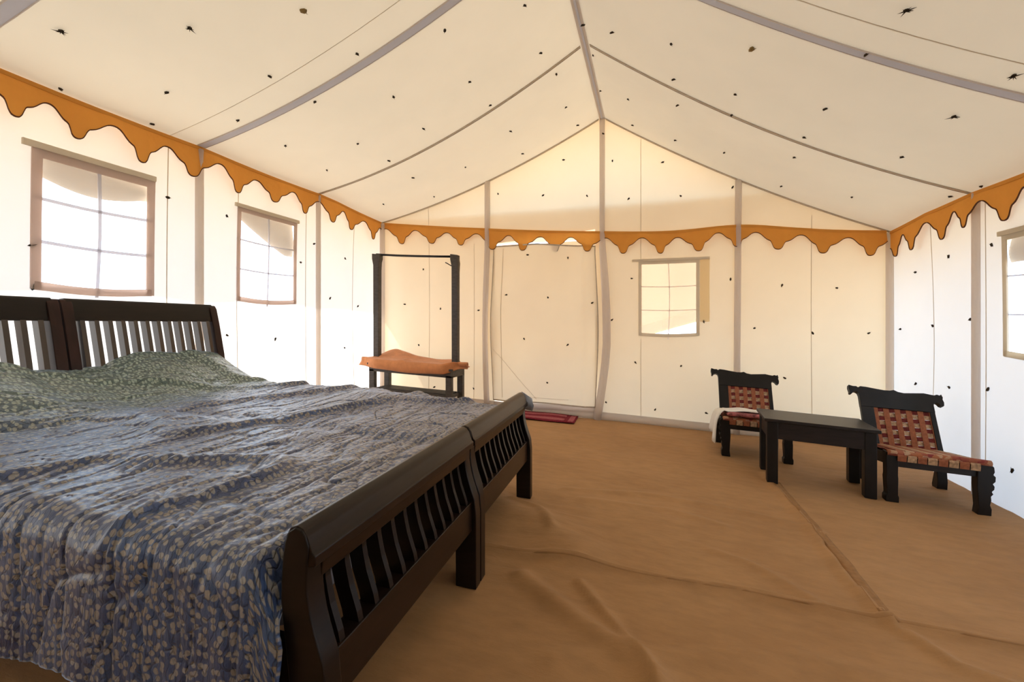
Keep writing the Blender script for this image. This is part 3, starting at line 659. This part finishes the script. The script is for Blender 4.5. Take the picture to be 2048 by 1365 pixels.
def make_bed(loc, label):
    p0, T = upright(loc, BEDROT)
    root = empty('wooden_bed', p0); tag(root, label, 'bed', 'pair of slatted wooden beds pushed together')
    w = 0.055
    for y0, y1 in ((0, w), (BW - w, BW)):         # foot posts
        zs = frange(0, 0.60, 20)
        poly = [(interp(foot_out, z), z) for z in zs] + [(-0.050, 0.622), (-0.060, 0.634), (-0.076, 0.637), (-0.092, 0.626)] + [(interp(foot_in, z), z) for z in reversed(zs)]
        MB(T).prism(poly, y0, y1, lambda p, q, a: (p, a, q)).build('foot_post', M['wood'], root, bevel=0.004)
        zs = frange(0, 1.06, 22)
        poly = [(interp(head_out, z), z) for z in zs] + [(interp(head_out, 1.09) + 0.01, 1.085), (interp(head_in, 1.09) - 0.01, 1.085)] + [(interp(head_in, z), z) for z in reversed(zs)]
        MB(T).prism(poly, y0, y1, lambda p, q, a: (p, a, q)).build('head_post', M['wood_red'], root, bevel=0.004)
    # foot rails: rounded cap with a moulding line, plain lower rail
    cap = [(-0.040, 0.556), (-0.028, 0.560), (-0.028, 0.582), (-0.036, 0.588), (-0.046, 0.618), (-0.058, 0.634), (-0.074, 0.640), (-0.090, 0.634), (-0.100, 0.616), (-0.104, 0.590), (-0.100, 0.556)]
    MB(T).prism(cap, 0.004, BW - 0.004, lambda p, q, a: (p, a, q)).build('foot_cap_rail', M['wood_rail'], root, bevel=0.003)
    MB(T).prism([(-0.046, 0.515), (-0.040, 0.562), (-0.105, 0.562), (-0.108, 0.515)], w - 0.01, BW - w + 0.01, lambda p, q, a: (p, a, q)).build('foot_upper_rail', M['wood_rail'], root, bevel=0.003)
    MB(T).prism([(-0.018, 0.235), (-0.018, 0.352), (-0.075, 0.352), (-0.075, 0.235)], w - 0.01, BW - w + 0.01, lambda p, q, a: (p, a, q)).build('foot_lower_rail', M['wood_rail'], root, bevel=0.003)
    n = 12; pitch = (BW - 2 * w) / n
    for k in range(n):
        yc = w + pitch * (k + 0.5); zs = frange(0.345, 0.52, 6)
        poly = [(interp(foot_out, z) - 0.018, z) for z in zs] + [(interp(foot_out, z) - 0.060, z) for z in reversed(zs)]
        MB(T).prism(poly, yc - 0.0095, yc + 0.0095, lambda p, q, a: (p, a, q)).build('foot_slat', M['wood'], root)
    # head rails and slats
    hx = lambda z: interp(head_in, z)
    MB(T).prism([(hx(0.965) - 0.012, 0.965), (hx(1.08) - 0.006, 1.078), (hx(1.08) - 0.02, 1.092), (hx(1.08) - 0.06, 1.088), (hx(0.965) - 0.055, 0.965)], w - 0.03, BW - w + 0.03, lambda p, q, a: (p, a, q)).build('head_cap_rail', M['wood'], root, bevel=0.004)
    MB(T).prism([(hx(0.30) - 0.015, 0.28), (hx(0.45) - 0.015, 0.42), (hx(0.45) - 0.06, 0.42), (hx(0.30) - 0.06, 0.28)], w - 0.01, BW - w + 0.01, lambda p, q, a: (p, a, q)).build('head_lower_rail', M['wood'], root, bevel=0.003)
    n = 12; pitch = (BW - 2 * w) / n
    for k in range(n):
        yc = w + pitch * (k + 0.5); zs = frange(0.41, 0.97, 10)
        poly = [(hx(z) - 0.008, z) for z in zs] + [(hx(z) - 0.056, z) for z in reversed(zs)]
        MB(T).prism(poly, yc - 0.0125, yc + 0.0125, lambda p, q, a: (p, a, q)).build('head_slat', M['slat'], root)
    for y0 in (0.012, BW - 0.042):
        MB(T).box(-BL + 0.07, -0.09, y0, y0 + 0.03, 0.24, 0.38).build('side_rail', M['wood_rail'], root, bevel=0.003)
    for k in range(6):
        x = -0.35 - k * 0.34
        MB(T).box(x - 0.045, x + 0.045, 0.03, BW - 0.03, 0.34, 0.36).build('bed_slat', M['wood_red'], root)
    return root
NEAR = (-0.64, 0.785); nv = Vector((-math.sin(BEDROT), math.cos(BEDROT)))
FAR = (NEAR[0] + nv.x * (BW + 0.008), NEAR[1] + nv.y * (BW + 0.008))
bed_a = make_bed(NEAR, 'near dark wooden bed, its slatted footboard towards the viewer')
bed_b = make_bed(FAR, 'far dark wooden bed, with the headboard under the big window')
for loc, lb in ((NEAR, 'mattress on the near bed, covered by the quilt'), (FAR, 'mattress on the far bed, covered by the quilt')):
    p0, T = upright(loc, BEDROT)
    r = MB(T).box(-BL + 0.12, -0.15, 0.05, BW - 0.05, 0.36, 0.525).build('mattress', M['mattress'], bevel=0.03)
    r.location = p0; tag(r, lb, 'mattress', 'mattresses under the quilt')

# ------------------------------------------------------------------ quilt over both beds
p0, T = upright(NEAR, BEDROT)
W_ALL = 2 * BW + 0.008
def sst(a, b, x): t = np.clip((x - a) / (b - a), 0, 1); return t * t * (3 - 2 * t)
A = np.arange(0.0, 2.285, 0.0062)                  # along the bed: distance from the foot edge of the quilt
Wc = np.arange(-0.36, W_ALL + 0.30, 0.0062)        # across: negative hangs on the near side
AA, WW = np.meshgrid(A, Wc)
foot_x = -0.113
r = 0.07
def across(w):                                    # -> y, drop
    y = np.clip(w, 0.0, W_ALL); dz = np.zeros_like(w)
    t = np.clip(-w + r * 0.57, 0, None); ang = np.clip(t / r, 0, math.pi / 2)
    nearm = w < r * 0.57
    y = np.where(nearm, r - r * np.sin(ang) - 0.0301, y); dz = np.where(nearm, -(r - r * np.cos(ang)) - np.clip(t - r * math.pi / 2, 0, None), dz)
    t2 = np.clip(w - W_ALL + r * 0.57, 0, None); ang2 = np.clip(t2 / r, 0, math.pi / 2)
    farm = w > W_ALL - r * 0.57
    y = np.where(farm, W_ALL - r + r * np.sin(ang2) + 0.0301, y); dz = np.where(farm, -(r - r * np.cos(ang2)) - np.clip(t2 - r * math.pi / 2, 0, None), dz)
    return y, dz
YY, DZ = across(WW)
near_h = sst(0.02, -0.08, WW)                      # 1 on the hanging near side
ph = 0.200 * np.exp(-((WW - 0.42) / 0.44) ** 4) + 0.250 * np.exp(-((WW - 1.58) / 0.52) ** 4) 
ph = np.maximum(ph, 0.150 * sst(0.0, 0.3, WW) * sst(W_ALL, W_ALL - 0.3, WW))
a0 = 1.62 + 0.30 * sst(0.3, 1.8, WW)
PIL = ph * (lambda t: 0.5 * t + 0.5 * t * t * (3 - 2 * t))(np.clip((( AA + 0.05 * NZ[5](AA * 3, WW * 3)) - a0) / 0.48, 0, 1))
PIL = PIL * np.where(WW < 0.05, sst(-0.25, 0.05, WW), 1) * np.where(WW > W_ALL - 0.06, sst(W_ALL + 0.1, W_ALL - 0.06, WW), 1)
top = 0.562 + PIL + 0.020 * NZ[0](AA * 2.0, WW * 1.6) + 0.016 * NZ[1](AA * 5 + WW * 2, WW * 2.2) - 0.012 * np.exp(-((WW - BW) / 0.06) ** 2)
top = top - 0.10 * sst(0.07, 0.0, AA) ** 1.0       # tucked in at the foot
top = top + 0.03 * np.exp(-((AA - 0.95) / 0.18) ** 2 - ((WW - 1.52) / 0.25) ** 2) * 0.6
# quilting furrows run across the beds, with crinkles between them
wander = 0.05 * NZ[2](AA * 2.2, WW * 2.6) + 0.012 * NZ[3](AA * 9, WW * 11)
ph_ = (AA + wander) / 0.085
fr = np.abs(ph_ - np.round(ph_))                  # 0 at a furrow
jit = 0.5 + NZ[4](np.round(ph_) * 3.7, WW * 1.3) * 1.3
furrow = -0.008 * np.clip(jit, 0.12, 1.3) * np.exp(-(fr / 0.07) ** 2)
cr = 0.004 * NZ[5](AA * 26, WW * 9) + 0.003 * NZ[6](AA * 52 + 3 * NZ[3](AA * 6, WW * 6), WW * 21) + 0.002 * NZ[7](AA * 90, WW * 60)
crack = -0.007 * np.exp(-(NZ[6](AA * 13 + 1.5 * NZ[2](AA * 5, WW * 5), WW * 3.6) / 0.035) ** 2) - 0.004 * np.exp(-(NZ[7](AA * 24, WW * 8 + 2 * NZ[1](AA * 7, WW * 7)) / 0.04) ** 2)
long_ = 0.024 * np.exp(-((NZ[3](AA * 3.2 + 0.8 * WW, WW * 0.9) - 0.05) / 0.06) ** 2)
disp = furrow + cr + crack + long_ * (1 - near_h)
hang = np.clip(-DZ, 0, 0.5)
wave = near_h * 0.4 * (0.012 * np.sin(AA * 17 + 2 * NZ[2](AA * 2, WW * 0)) + 0.02 * NZ[1](AA * 4, WW * 2))
far_h = sst(W_ALL - 0.02, W_ALL + 0.08, WW)
Xq = foot_x - AA + 0.006 * NZ[6](AA * 8, WW * 8) + 0.020 * near_h * sst(0.25, 0.0, AA)
Yq = YY - near_h * (disp + wave + 0.03 * hang) + far_h * (disp + 0.02)
Zq = top + DZ + disp * (1 - near_h) * (1 - far_h)
Zq = Zq + np.where(WW < -0.2, 0.03 * NZ[0](AA * 3, WW * 0 + 7), 0)
pts = np.stack([Xq, Yq, Zq], -1).reshape(-1, 3)
verts = [T(*q) for q in pts.tolist()]
nu, nvv = len(A), len(Wc)
idx = np.arange(nu * nvv).reshape(nvv, nu)
F = np.stack([idx[:-1, :-1], idx[1:, :-1], idx[1:, 1:], idx[:-1, 1:]], -1).reshape(-1, 4)
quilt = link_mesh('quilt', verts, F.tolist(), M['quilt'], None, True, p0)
uv = quilt.data.uv_layers.new(name='UVMap')
li = np.empty(len(quilt.data.loops), dtype=np.int32); quilt.data.loops.foreach_get('vertex_index', li)
UV = np.stack([AA.reshape(-1)[li], WW.reshape(-1)[li]], -1).astype(np.float32)
uv.data.foreach_set('uv', UV.reshape(-1))
md = quilt.modifiers.new('thickness', 'SOLIDIFY'); md.thickness = 0.008; md.offset = -1
tag(quilt, 'crinkled blue quilt with beige printed dots spread over both beds', 'quilt')

# grey cloth corner hanging out past the far bed post
b = MB()
for i, t in enumerate(frange(0, 1, 6)):
    for j, s in enumerate(frange(0, 1, 4)):
        b.v.append((0.0 + 0.085 * t * (0.55 + 0.45 * (1 - abs(s - 0.5))), 0.02 * math.sin(6 * s + 2 * t), 0.015 - 0.10 * s + 0.02 * t * (s - 0.5) - 0.03 * t))
for i in range(6):
    for j in range(4): b.f.append((i * 5 + j, (i + 1) * 5 + j, (i + 1) * 5 + j + 1, i * 5 + j + 1))
o = b.build('cloth_corner', M['greycloth'], None, True); md = o.modifiers.new('thickness', 'SOLIDIFY'); md.thickness = 0.006
fx, fy = FAR[0] + nv.x * (BW + 0.005), FAR[1] + nv.y * (BW + 0.012)
o.location = (fx - 0.075, fy + 0.004, gz(fx) + 0.625); tag(o, 'small grey cloth corner hanging past the far bed post', 'cloth')

# ------------------------------------------------------------------ wooden stand by the back corner
sp, T = upright((-2.65, 4.84), math.radians(0))
st = empty('valet_stand', sp); tag(st, 'dark wooden bench with tall posts and top rail in the back corner', 'clothes stand')
for x in (-0.50, 0.49):
    for y in (-0.15, 0.17):
        MB(T).box(x - 0.035, x + 0.035, y - 0.03, y + 0.03, 0, 0.42).build('leg', M['wood_stand'], st, bevel=0.004)
MB(T).box(-0.535, 0.525, -0.18, -0.15, 0.395, 0.475).build('apron', M['wood_stand'], st, bevel=0.003)
MB(T).box(-0.535, 0.525, 0.17, 0.20, 0.395, 0.475).build('apron', M['wood_stand'], st, bevel=0.003)
for x in (-0.535, 0.495): MB(T).box(x, x + 0.03, -0.15, 0.17, 0.395, 0.475).build('apron', M['wood_stand'], st, bevel=0.003)
MB(T).box(-0.55, 0.54, -0.20, 0.215, 0.47, 0.495).build('bench_top', M['wood_stand'], st, bevel=0.004)
for x, s in ((-0.515, 1), (0.515, -1)):
    MB(T).prism([(-0.035, 0.48), (0.035, 0.48), (0.036, 1.60), (0.042, 1.70), (0.055 if s > 0 else 0.036, 1.74), (0.055 if s > 0 else 0.036, 1.79), (-0.055, 1.80), (-0.055, 1.74), (-0.038, 1.66)], -0.07, 0.0, lambda p, q, a: (x + p, a, q)).build('post', M['wood_stand'], st, bevel=0.004)
MB(T).tube([(-0.53, -0.035, 1.795), (-0.25, -0.035, 1.783), (0, -0.035, 1.778), (0.25, -0.035, 1.775), (0.52, -0.035, 1.775)], 0.013, 8).build('top_rail', M['wood_black'], st, True)
MB(T).tube([(0.47, -0.05, 1.665), (0.43, -0.08, 1.69), (0.41, -0.09, 1.70)], 0.006, 6).build('peg', M['wood_black'], st)
for y in (-0.14, 0.16): MB(T).box(-0.47, 0.46, y - 0.012, y + 0.012, 0.155, 0.19).build('shelf_rail', M['wood_stand'], st)
for x in (-0.49, 0.48): MB(T).box(x - 0.012, x + 0.012, -0.13, 0.15, 0.155, 0.19).build('shelf_rail', M['wood_stand'], st)
for k in range(7):
    y = -0.105 + k * 0.036
    MB(T).box(-0.47, 0.46, y - 0.010, y + 0.010, 0.187, 0.201).build('shelf_slat', M['wood_stand'], st)
# terracotta cloth lying along the bench, hollow in the middle, with its ends bunched up
b = MB(T); NU, NV = 56, 22
for i in range(NU + 1):
    u = i / NU; x = -0.56 + 1.12 * u
    lend = max(0, 1 - u / 0.16); rend = max(0, (u - 0.88) / 0.12)
    for j in range(NV + 1):
        v = j / NV                                  # 0 front hem .. 1 back
        if v < 0.36:
            f = v / 0.36; y = -0.226 - 0.022 * math.sin(f * 3.1); z = 0.428 + f * 0.115 + 0.006 * math.sin(u * 9) + 0.012 * abs(u - 0.5)
        else:
            f = (v - 0.36) / 0.64; y = -0.222 + f * 0.43; z = 0.543 - 0.022 * math.sin(f * math.pi) + 0.006 * math.sin(u * 17 + f * 6) * f
            z += (0.075 * math.exp(-((u - 0.10) / 0.13) ** 2) + 0.045 * math.exp(-((u - 0.28) / 0.12) ** 2) + 0.012) * sstf(f) + 0.03 * math.exp(-((u - 0.42) / 0.035) ** 2) * math.exp(-((f - 0.3) / 0.25) ** 2)
        xx = x
        if lend > 0: xx = x - 0.12 * lend * (1 - 0.4 * v); z = z - 0.030 * lend ** 2 + 0.012 * lend * math.sin(j * 0.9)
        if rend > 0: xx = x + 0.13 * rend; z = z + 0.055 * rend * math.sin(min(1, v * 1.3) * math.pi * 0.8) + 0.010 * rend * math.sin(j * 1.1)
        if rend > 0:                                # bunched into a knot behind the right post
            k = 0.85 * sstf(rend * 1.3); z = z + k * (0.545 + 0.035 * math.sin(2 * math.pi * v - 1.2) - z); y = y + k * (-0.10 + 0.055 * math.cos(2 * math.pi * v - 1.2) - y)
        if lend > 0:
            k = 0.55 * sstf(lend); z = z + k * (0.53 + 0.04 * math.sin(2 * math.pi * v - 1.5) - z); y = y + k * (-0.12 + 0.08 * math.cos(2 * math.pi * v - 1.5) - y)
        b.v.append((xx, y, z))
for i in range(NU):
    for j in range(NV): b.f.append((i * (NV + 1) + j, (i + 1) * (NV + 1) + j, (i + 1) * (NV + 1) + j + 1, i * (NV + 1) + j + 1))
o = b.build('bench_cloth', M['terracotta'], None, True); o.location = sp
md = o.modifiers.new('thickness', 'SOLIDIFY'); md.thickness = 0.008; md.offset = 1
tag(o, 'terracotta cloth draped along the wooden bench, ends curling up', 'cloth')

# ------------------------------------------------------------------ low table
tp, T = upright((1.145, 3.845), math.radians(-4.5))
tbr = empty('low_table', tp); tag(tbr, 'low black wooden table between the two chairs', 'table')
hx_, hy_ = 0.325, 0.20
MB(T).box(-hx_ - 0.018, hx_ + 0.018, -hy_ - 0.018, hy_ + 0.018, 0.445, 0.468).build('tabletop', M['wood_table'], tbr, bevel=0.004)
for sx in (-1, 1):
    for sy in (-1, 1):
        cx_, cy_ = sx * (hx_ - 0.035), sy * (hy_ - 0.035)
        MB(T).box(cx_ - 0.035, cx_ + 0.035, cy_ - 0.035, cy_ + 0.035, 0, 0.445).build('leg', M['wood_black'], tbr, bevel=0.006)
for y in (-hy_ + 0.006, hy_ - 0.028): MB(T).box(-hx_ + 0.06, hx_ - 0.06, y, y + 0.022, 0.325, 0.445).build('apron', M['wood_table'], tbr)
for x in (-hx_ + 0.006, hx_ - 0.028): MB(T).box(x, x + 0.022, -hy_ + 0.06, hy_ - 0.06, 0.325, 0.445).build('apron', M['wood_table'], tbr)

# ------------------------------------------------------------------ low carved chairs with woven straps
def make_chair(loc, rot, label, sc, carved):
    p0, T0 = upright(loc, rot)
    T = lambda x, y, z: T0(x * sc, y * sc, z * sc)
    root = empty('carved_chair', p0); tag(root, label, 'chair', 'low carved chairs by the table')
    SH = 0.335; LEAN = math.radians(24)
    # legs: sawn outlines in the x-z plane
    def leg(x, y, poly, d, nm='leg'):
        MB(T).prism(poly, y - d / 2, y + d / 2, lambda p, q, a: (x + p, a, q)).build(nm, M['wood_black'], root, bevel=0.004)
    plain = [(-0.036, 0), (0.036, 0), (0.037, 0.035), (0.031, 0.05), (0.033, 0.16), (0.031, 0.18), (0.034, 0.33), (-0.034, 0.33), (-0.031, 0.18), (-0.034, 0.16), (-0.028, 0.05), (-0.037, 0.035)]
    knob = [(-0.032, 0), (0.036, 0), (0.038, 0.045), (0.030, 0.07), (0.036, 0.10), (0.034, 0.125), (0.046, 0.14), (0.038, 0.155), (0.050, 0.17), (0.052, 0.19), (0.043, 0.205), (0.056, 0.22), (0.058, 0.25), (0.046, 0.262), (0.053, 0.28), (0.050, 0.31), (0.034, 0.325), (-0.030, 0.33), (-0.034, 0.18), (-0.026, 0.05)]
    leg(-0.235, -0.225, [(-p, q) for p, q in reversed(knob)] if carved == 'L' else plain, 0.065)
    leg(0.235, -0.225, knob if carved == 'R' else plain, 0.065)
    for sx in (-1, 1):                              # rear legs kick back to a hoof
        MB(T).prism([(0.20, 0.275), (0.255, 0.275), (0.262, 0.14), (0.30, 0.02), (0.295, 0.0), (0.222, 0.0), (0.215, 0.06), (0.225, 0.12)], sx * 0.235 - 0.03, sx * 0.235 + 0.03, lambda p, q, a: (a, p, q)).build('leg', M['wood_black'], root, bevel=0.004)
    for y, z1 in ((-0.245, 0.315), (0.205, 0.265)): MB(T).box(-0.215, 0.215, y, y + 0.03, z1 - 0.08, z1).build('seat_rail', M['wood_table'], root, bevel=0.003)
    for x in (-0.245, 0.215): MB(T).prism([(-0.20, 0.235), (0.21, 0.185), (0.21, 0.262), (-0.20, 0.314)], x, x + 0.03, lambda p, q, a: (a, p, q)).build('seat_rail', M['wood_table'], root, bevel=0.003)
    # seat: straps over a printed front roll
    ns = 8
    for k in range(ns):
        x = -0.215 + 0.43 * (k + 0.5) / ns; w = 0.43 / ns * 0.45
        path = [(-0.268, 0.285), (-0.272, 0.315), (-0.262, 0.338), (-0.235, 0.346), (-0.05, 0.321), (0.12, 0.299), (0.225, 0.286)]
        b = MB(T)
        for (y, z) in path: b.v += [(x - w, y, z), (x + w, y, z), (x - w, y, z - 0.006), (x + w, y, z - 0.006)]
        for i in range(len(path) - 1):
            a = i * 4; c = a + 4
            b.f += [(a, a + 1, c + 1, c), (a + 2, c + 2, c + 3, a + 3), (a, c, c + 2, a + 2), (a + 1, a + 3, c + 3, c + 1)]
        b.f += [(0, 2, 3, 1), (len(b.v) - 4, len(b.v) - 3, len(b.v) - 1, len(b.v) - 2)]
        b.build('seat_strap', M['strap_orange'] if k % 2 == 0 else M['strap_cream'], root)
    for k in range(7):
        y = -0.20 + 0.058 * k
        zc = 0.3405 - 0.128 * (y + 0.235)
        MB(T).prism([(y - 0.024, zc - 0.003), (y + 0.024, zc - 0.009), (y + 0.024, zc - 0.003), (y - 0.024, zc + 0.003)], -0.25, 0.25, lambda p, q, a: (a, p, q)).build('seat_cross_strap', M['strap_red'] if k % 2 else M['strap_orange'], root)
    MB(T).tube([(x, -0.248, 0.328 + 0.004 * math.sin(9 * x)) for x in frange(-0.262, 0.272, 12)], 0.021, 10, True, 0.9).build('front_roll', M['seatprint'], root, True)
    # leaning back
    def B(x, s, t):
        x = x * 0.88
        return (x, 0.205 + s * math.sin(LEAN) + t * math.cos(LEAN), SH - 0.065 + s * math.cos(LEAN) - t * math.sin(LEAN))
    MB(T).prism([(-0.262, -0.10), (-0.168, -0.10), (-0.168, 0.30), (-0.262, 0.30)], -0.018, 0.018, lambda p, q, a: B(p, q, a)).build('back_post', M['wood_black'], root, bevel=0.003)
    MB(T).prism([(0.226, -0.10), (0.262, -0.10), (0.262, 0.30), (0.226, 0.30)], -0.018, 0.018, lambda p, q, a: B(p, q, a)).build('back_post', M['wood_black'], root, bevel=0.003)
    MB(T).prism([(-0.17, -0.03), (0.23, -0.03), (0.23, 0.0), (-0.17, 0.0)], -0.014, 0.014, lambda p, q, a: B(p, q, a)).build('back_rail', M['wood_black'], root)
    crest = [(-0.262, 0.245), (0.262, 0.245), (0.262, 0.300), (0.268, 0.318), (0.282, 0.325), (0.297, 0.318), (0.308, 0.302), (0.325, 0.297), (0.334, 0.305), (0.338, 0.330), (0.332, 0.352), (0.337, 0.368), (0.330, 0.392), (0.318, 0.382), (0.300, 0.388), (0.280, 0.380), (0.255, 0.383), (0.21, 0.390), (0.14, 0.384), (0.07, 0.378), (0.028, 0.384), (0.0, 0.397), (-0.028, 0.390), (-0.07, 0.389), (-0.14, 0.397), (-0.20, 0.405), (-0.245, 0.407), (-0.262, 0.396), (-0.275, 0.405), (-0.300, 0.404), (-0.332, 0.412), (-0.336, 0.386), (-0.330, 0.356), (-0.333, 0.342), (-0.318, 0.338), (-0.305, 0.356), (-0.285, 0.362), (-0.268, 0.352), (-0.262, 0.330)]
    crest = [(p, q + 0.048) for p, q in crest]
    MB(T).prism(crest, -0.022, 0.022, lambda p, q, a: B(p, q, a)).build('crest_rail', M['wood_black'], root, bevel=0.003)
    # woven back: upright straps in front of level ones
    rows = 9; s0, s1 = 0.002, 0.298; hgt = (s1 - s0) / rows
    for k in range(rows):
        a, c = s0 + hgt * k, s0 + hgt * (k + 1)
        b = MB(T)
        xs_ = frange(-0.172, 0.262, 20)
        vs4 = []
        for i, x in enumerate(xs_):
            wv = 0.0035 * math.sin(i * math.pi / 2 + k * math.pi)
            vs4 += [B(x, a + 0.001, -0.006 + wv), B(x, c - 0.001, -0.006 + wv), B(x, c - 0.001, 0.0 + wv), B(x, a + 0.001, 0.0 + wv)]
        fs = []
        for i in range(len(xs_) - 1):
            p = i * 4; q = p + 4
            fs += [(p, p + 1, q + 1, q), (p + 1, p + 2, q + 2, q + 1), (p + 2, p + 3, q + 3, q + 2), (p + 3, p, q, q + 3)]
        fs += [(0, 3, 2, 1), tuple(len(vs4) - 4 + i for i in range(4))]
        b.add(vs4, fs).build('level_back_strap', M['strap_red'] if k % 2 == 0 else M['strap_cream'], root)
    ncol = 5; pit = 0.40 / ncol
    for k in range(ncol + 1):
        xc = -0.168 + pit * k + 0.008; w = 0.020
        if k == 0: xc += 0.006; w = 0.014
        b = MB(T); path = frange(s0 - 0.02, s1 + 0.012, 16); vs4 = []
        for i, s in enumerate(path):
            t = -0.0125 + 0.0015 * math.sin(i * math.pi / 2 + k * math.pi)
            vs4 += [B(xc - w, s, t), B(xc + w, s, t), B(xc + w, s, t + 0.004), B(xc - w, s, t + 0.004)]
        fs = []
        for i in range(len(path) - 1):
            p = i * 4; q = p + 4
            fs += [(p, p + 1, q + 1, q), (p + 1, p + 2, q + 2, q + 1), (p + 2, p + 3, q + 3, q + 2), (p + 3, p, q, q + 3)]
        fs += [(0, 3, 2, 1), tuple(len(vs4) - 4 + i for i in range(4))]
        b.add(vs4, fs).build('upright_back_strap', M['strap_orange'], root)
    return root, p0, T
ch1, cp1, CT1 = make_chair((0.865, 4.53), math.radians(-1), 'low carved chair with white cloth on its seat, against the gable wall', 1.0, 'L')
ch2, cp2, CT2 = make_chair((1.785, 3.865), math.radians(-3), 'low carved chair with bare woven seat, nearest the right wall', 1.0, 'R')

# pink printed cushion and white cloth on the left chair
b = MB(CT1)
prof = [(-0.285, 0.352), (-0.292, 0.364), (-0.288, 0.378), (-0.265, 0.386), (-0.05, 0.388), (0.14, 0.386), (0.165, 0.376), (0.16, 0.353)]
NU = 14; vs4 = []
for i in range(NU + 1):
    x = -0.225 + 0.45 * i / NU
    e = 1 - 0.35 * max(0, abs(i / NU - 0.5) * 2 - 0.85) / 0.15
    vs4 += [(x, y, 0.354 + (z - 0.354) * e - 0.128 * (y + 0.262)) for y, z in prof]
k = len(prof); fs = [(i * k + j, (i + 1) * k + j, (i + 1) * k + (j + 1) % k, i * k + (j + 1) % k) for i in range(NU) for j in range(k)]
fs += [tuple(range(k)), tuple(NU * k + j for j in reversed(range(k)))]
o = b.add(vs4, fs).build('seat_cushion', M['cushion'], None, True); o.location = cp1
tag(o, 'thin pink and red printed cushion under the white cloth', 'cushion')
b = MB(CT1); path = []
for t in frange(0, 1, 22):
    if t < 0.68: path.append((0.225 - 0.47 * t / 0.68, 0.397 + 0.006 * math.sin(t * 17)))
    else:
        q = (t - 0.68) / 0.32
        path.append((-0.245 - 0.045 * math.sin(min(1, q * 1.6) * math.pi / 2) - 0.03 * q, 0.397 - 0.30 * q ** 1.4))
NVc = 10
for i, (x, z) in enumerate(path):
    t = i / 22
    for j in range(NVc + 1):
        f = j / NVc; q = max(0, (t - 0.68) / 0.32)
        b.v.append((x - 0.018 * q * math.sin(f * 9), -0.215 + 0.27 * f - 0.03 * q * (1 - f) + 0.04 * q * f, z + 0.010 * math.sin(f * 7 + t * 8) * (1 - q) + (0.012 * f if t < 0.68 else 0) + 0.07 * q * f - 0.128 * (0.047 + 0.27 * f) * (1 - q)))
for i in range(22):
    for j in range(NVc): b.f.append((i * (NVc + 1) + j, (i + 1) * (NVc + 1) + j, (i + 1) * (NVc + 1) + j + 1, i * (NVc + 1) + j + 1))
o = b.build('white_cloth', M['white_cloth'], None, True); o.location = cp1
md = o.modifiers.new('thickness', 'SOLIDIFY'); md.thickness = 0.006; md.offset = 1
tag(o, 'white cloth laid over the left chair seat and hanging beside its leg', 'cloth')

# ------------------------------------------------------------------ maroon mat at the door
rp, T = upright((-1.20, 5.00), math.radians(2))
rr_ = empty('door_mat', rp); tag(rr_, 'maroon mat with faded pink bands on the floor at the door', 'mat')
def rug_part(x0, x1, y0, y1, z, nm, mk):
    v2, f2 = slab(lambda u, v: Vector(T(u, v, z + 0.006 * math.sin(u * 11) * math.sin(v * 8 + 1) + 0.006)), Vector((0, 0, 1)), frange(x0, x1, 18), frange(y0, y1, 6), 0, 0.008)
    link_mesh(nm, v2, f2, M[mk], rr_, True)
rug_part(-0.42, 0.42, -0.20, 0.19, 0.004, 'mat_ground', 'rug')
rug_part(-0.36, 0.30, -0.145, -0.05, 0.007, 'woven_band', 'rug_pink')
rug_part(-0.36, 0.30, 0.06, 0.13, 0.007, 'woven_band', 'rug_pink')
rug_part(0.345, 0.40, -0.17, 0.16, 0.007, 'woven_band', 'rug_pink')
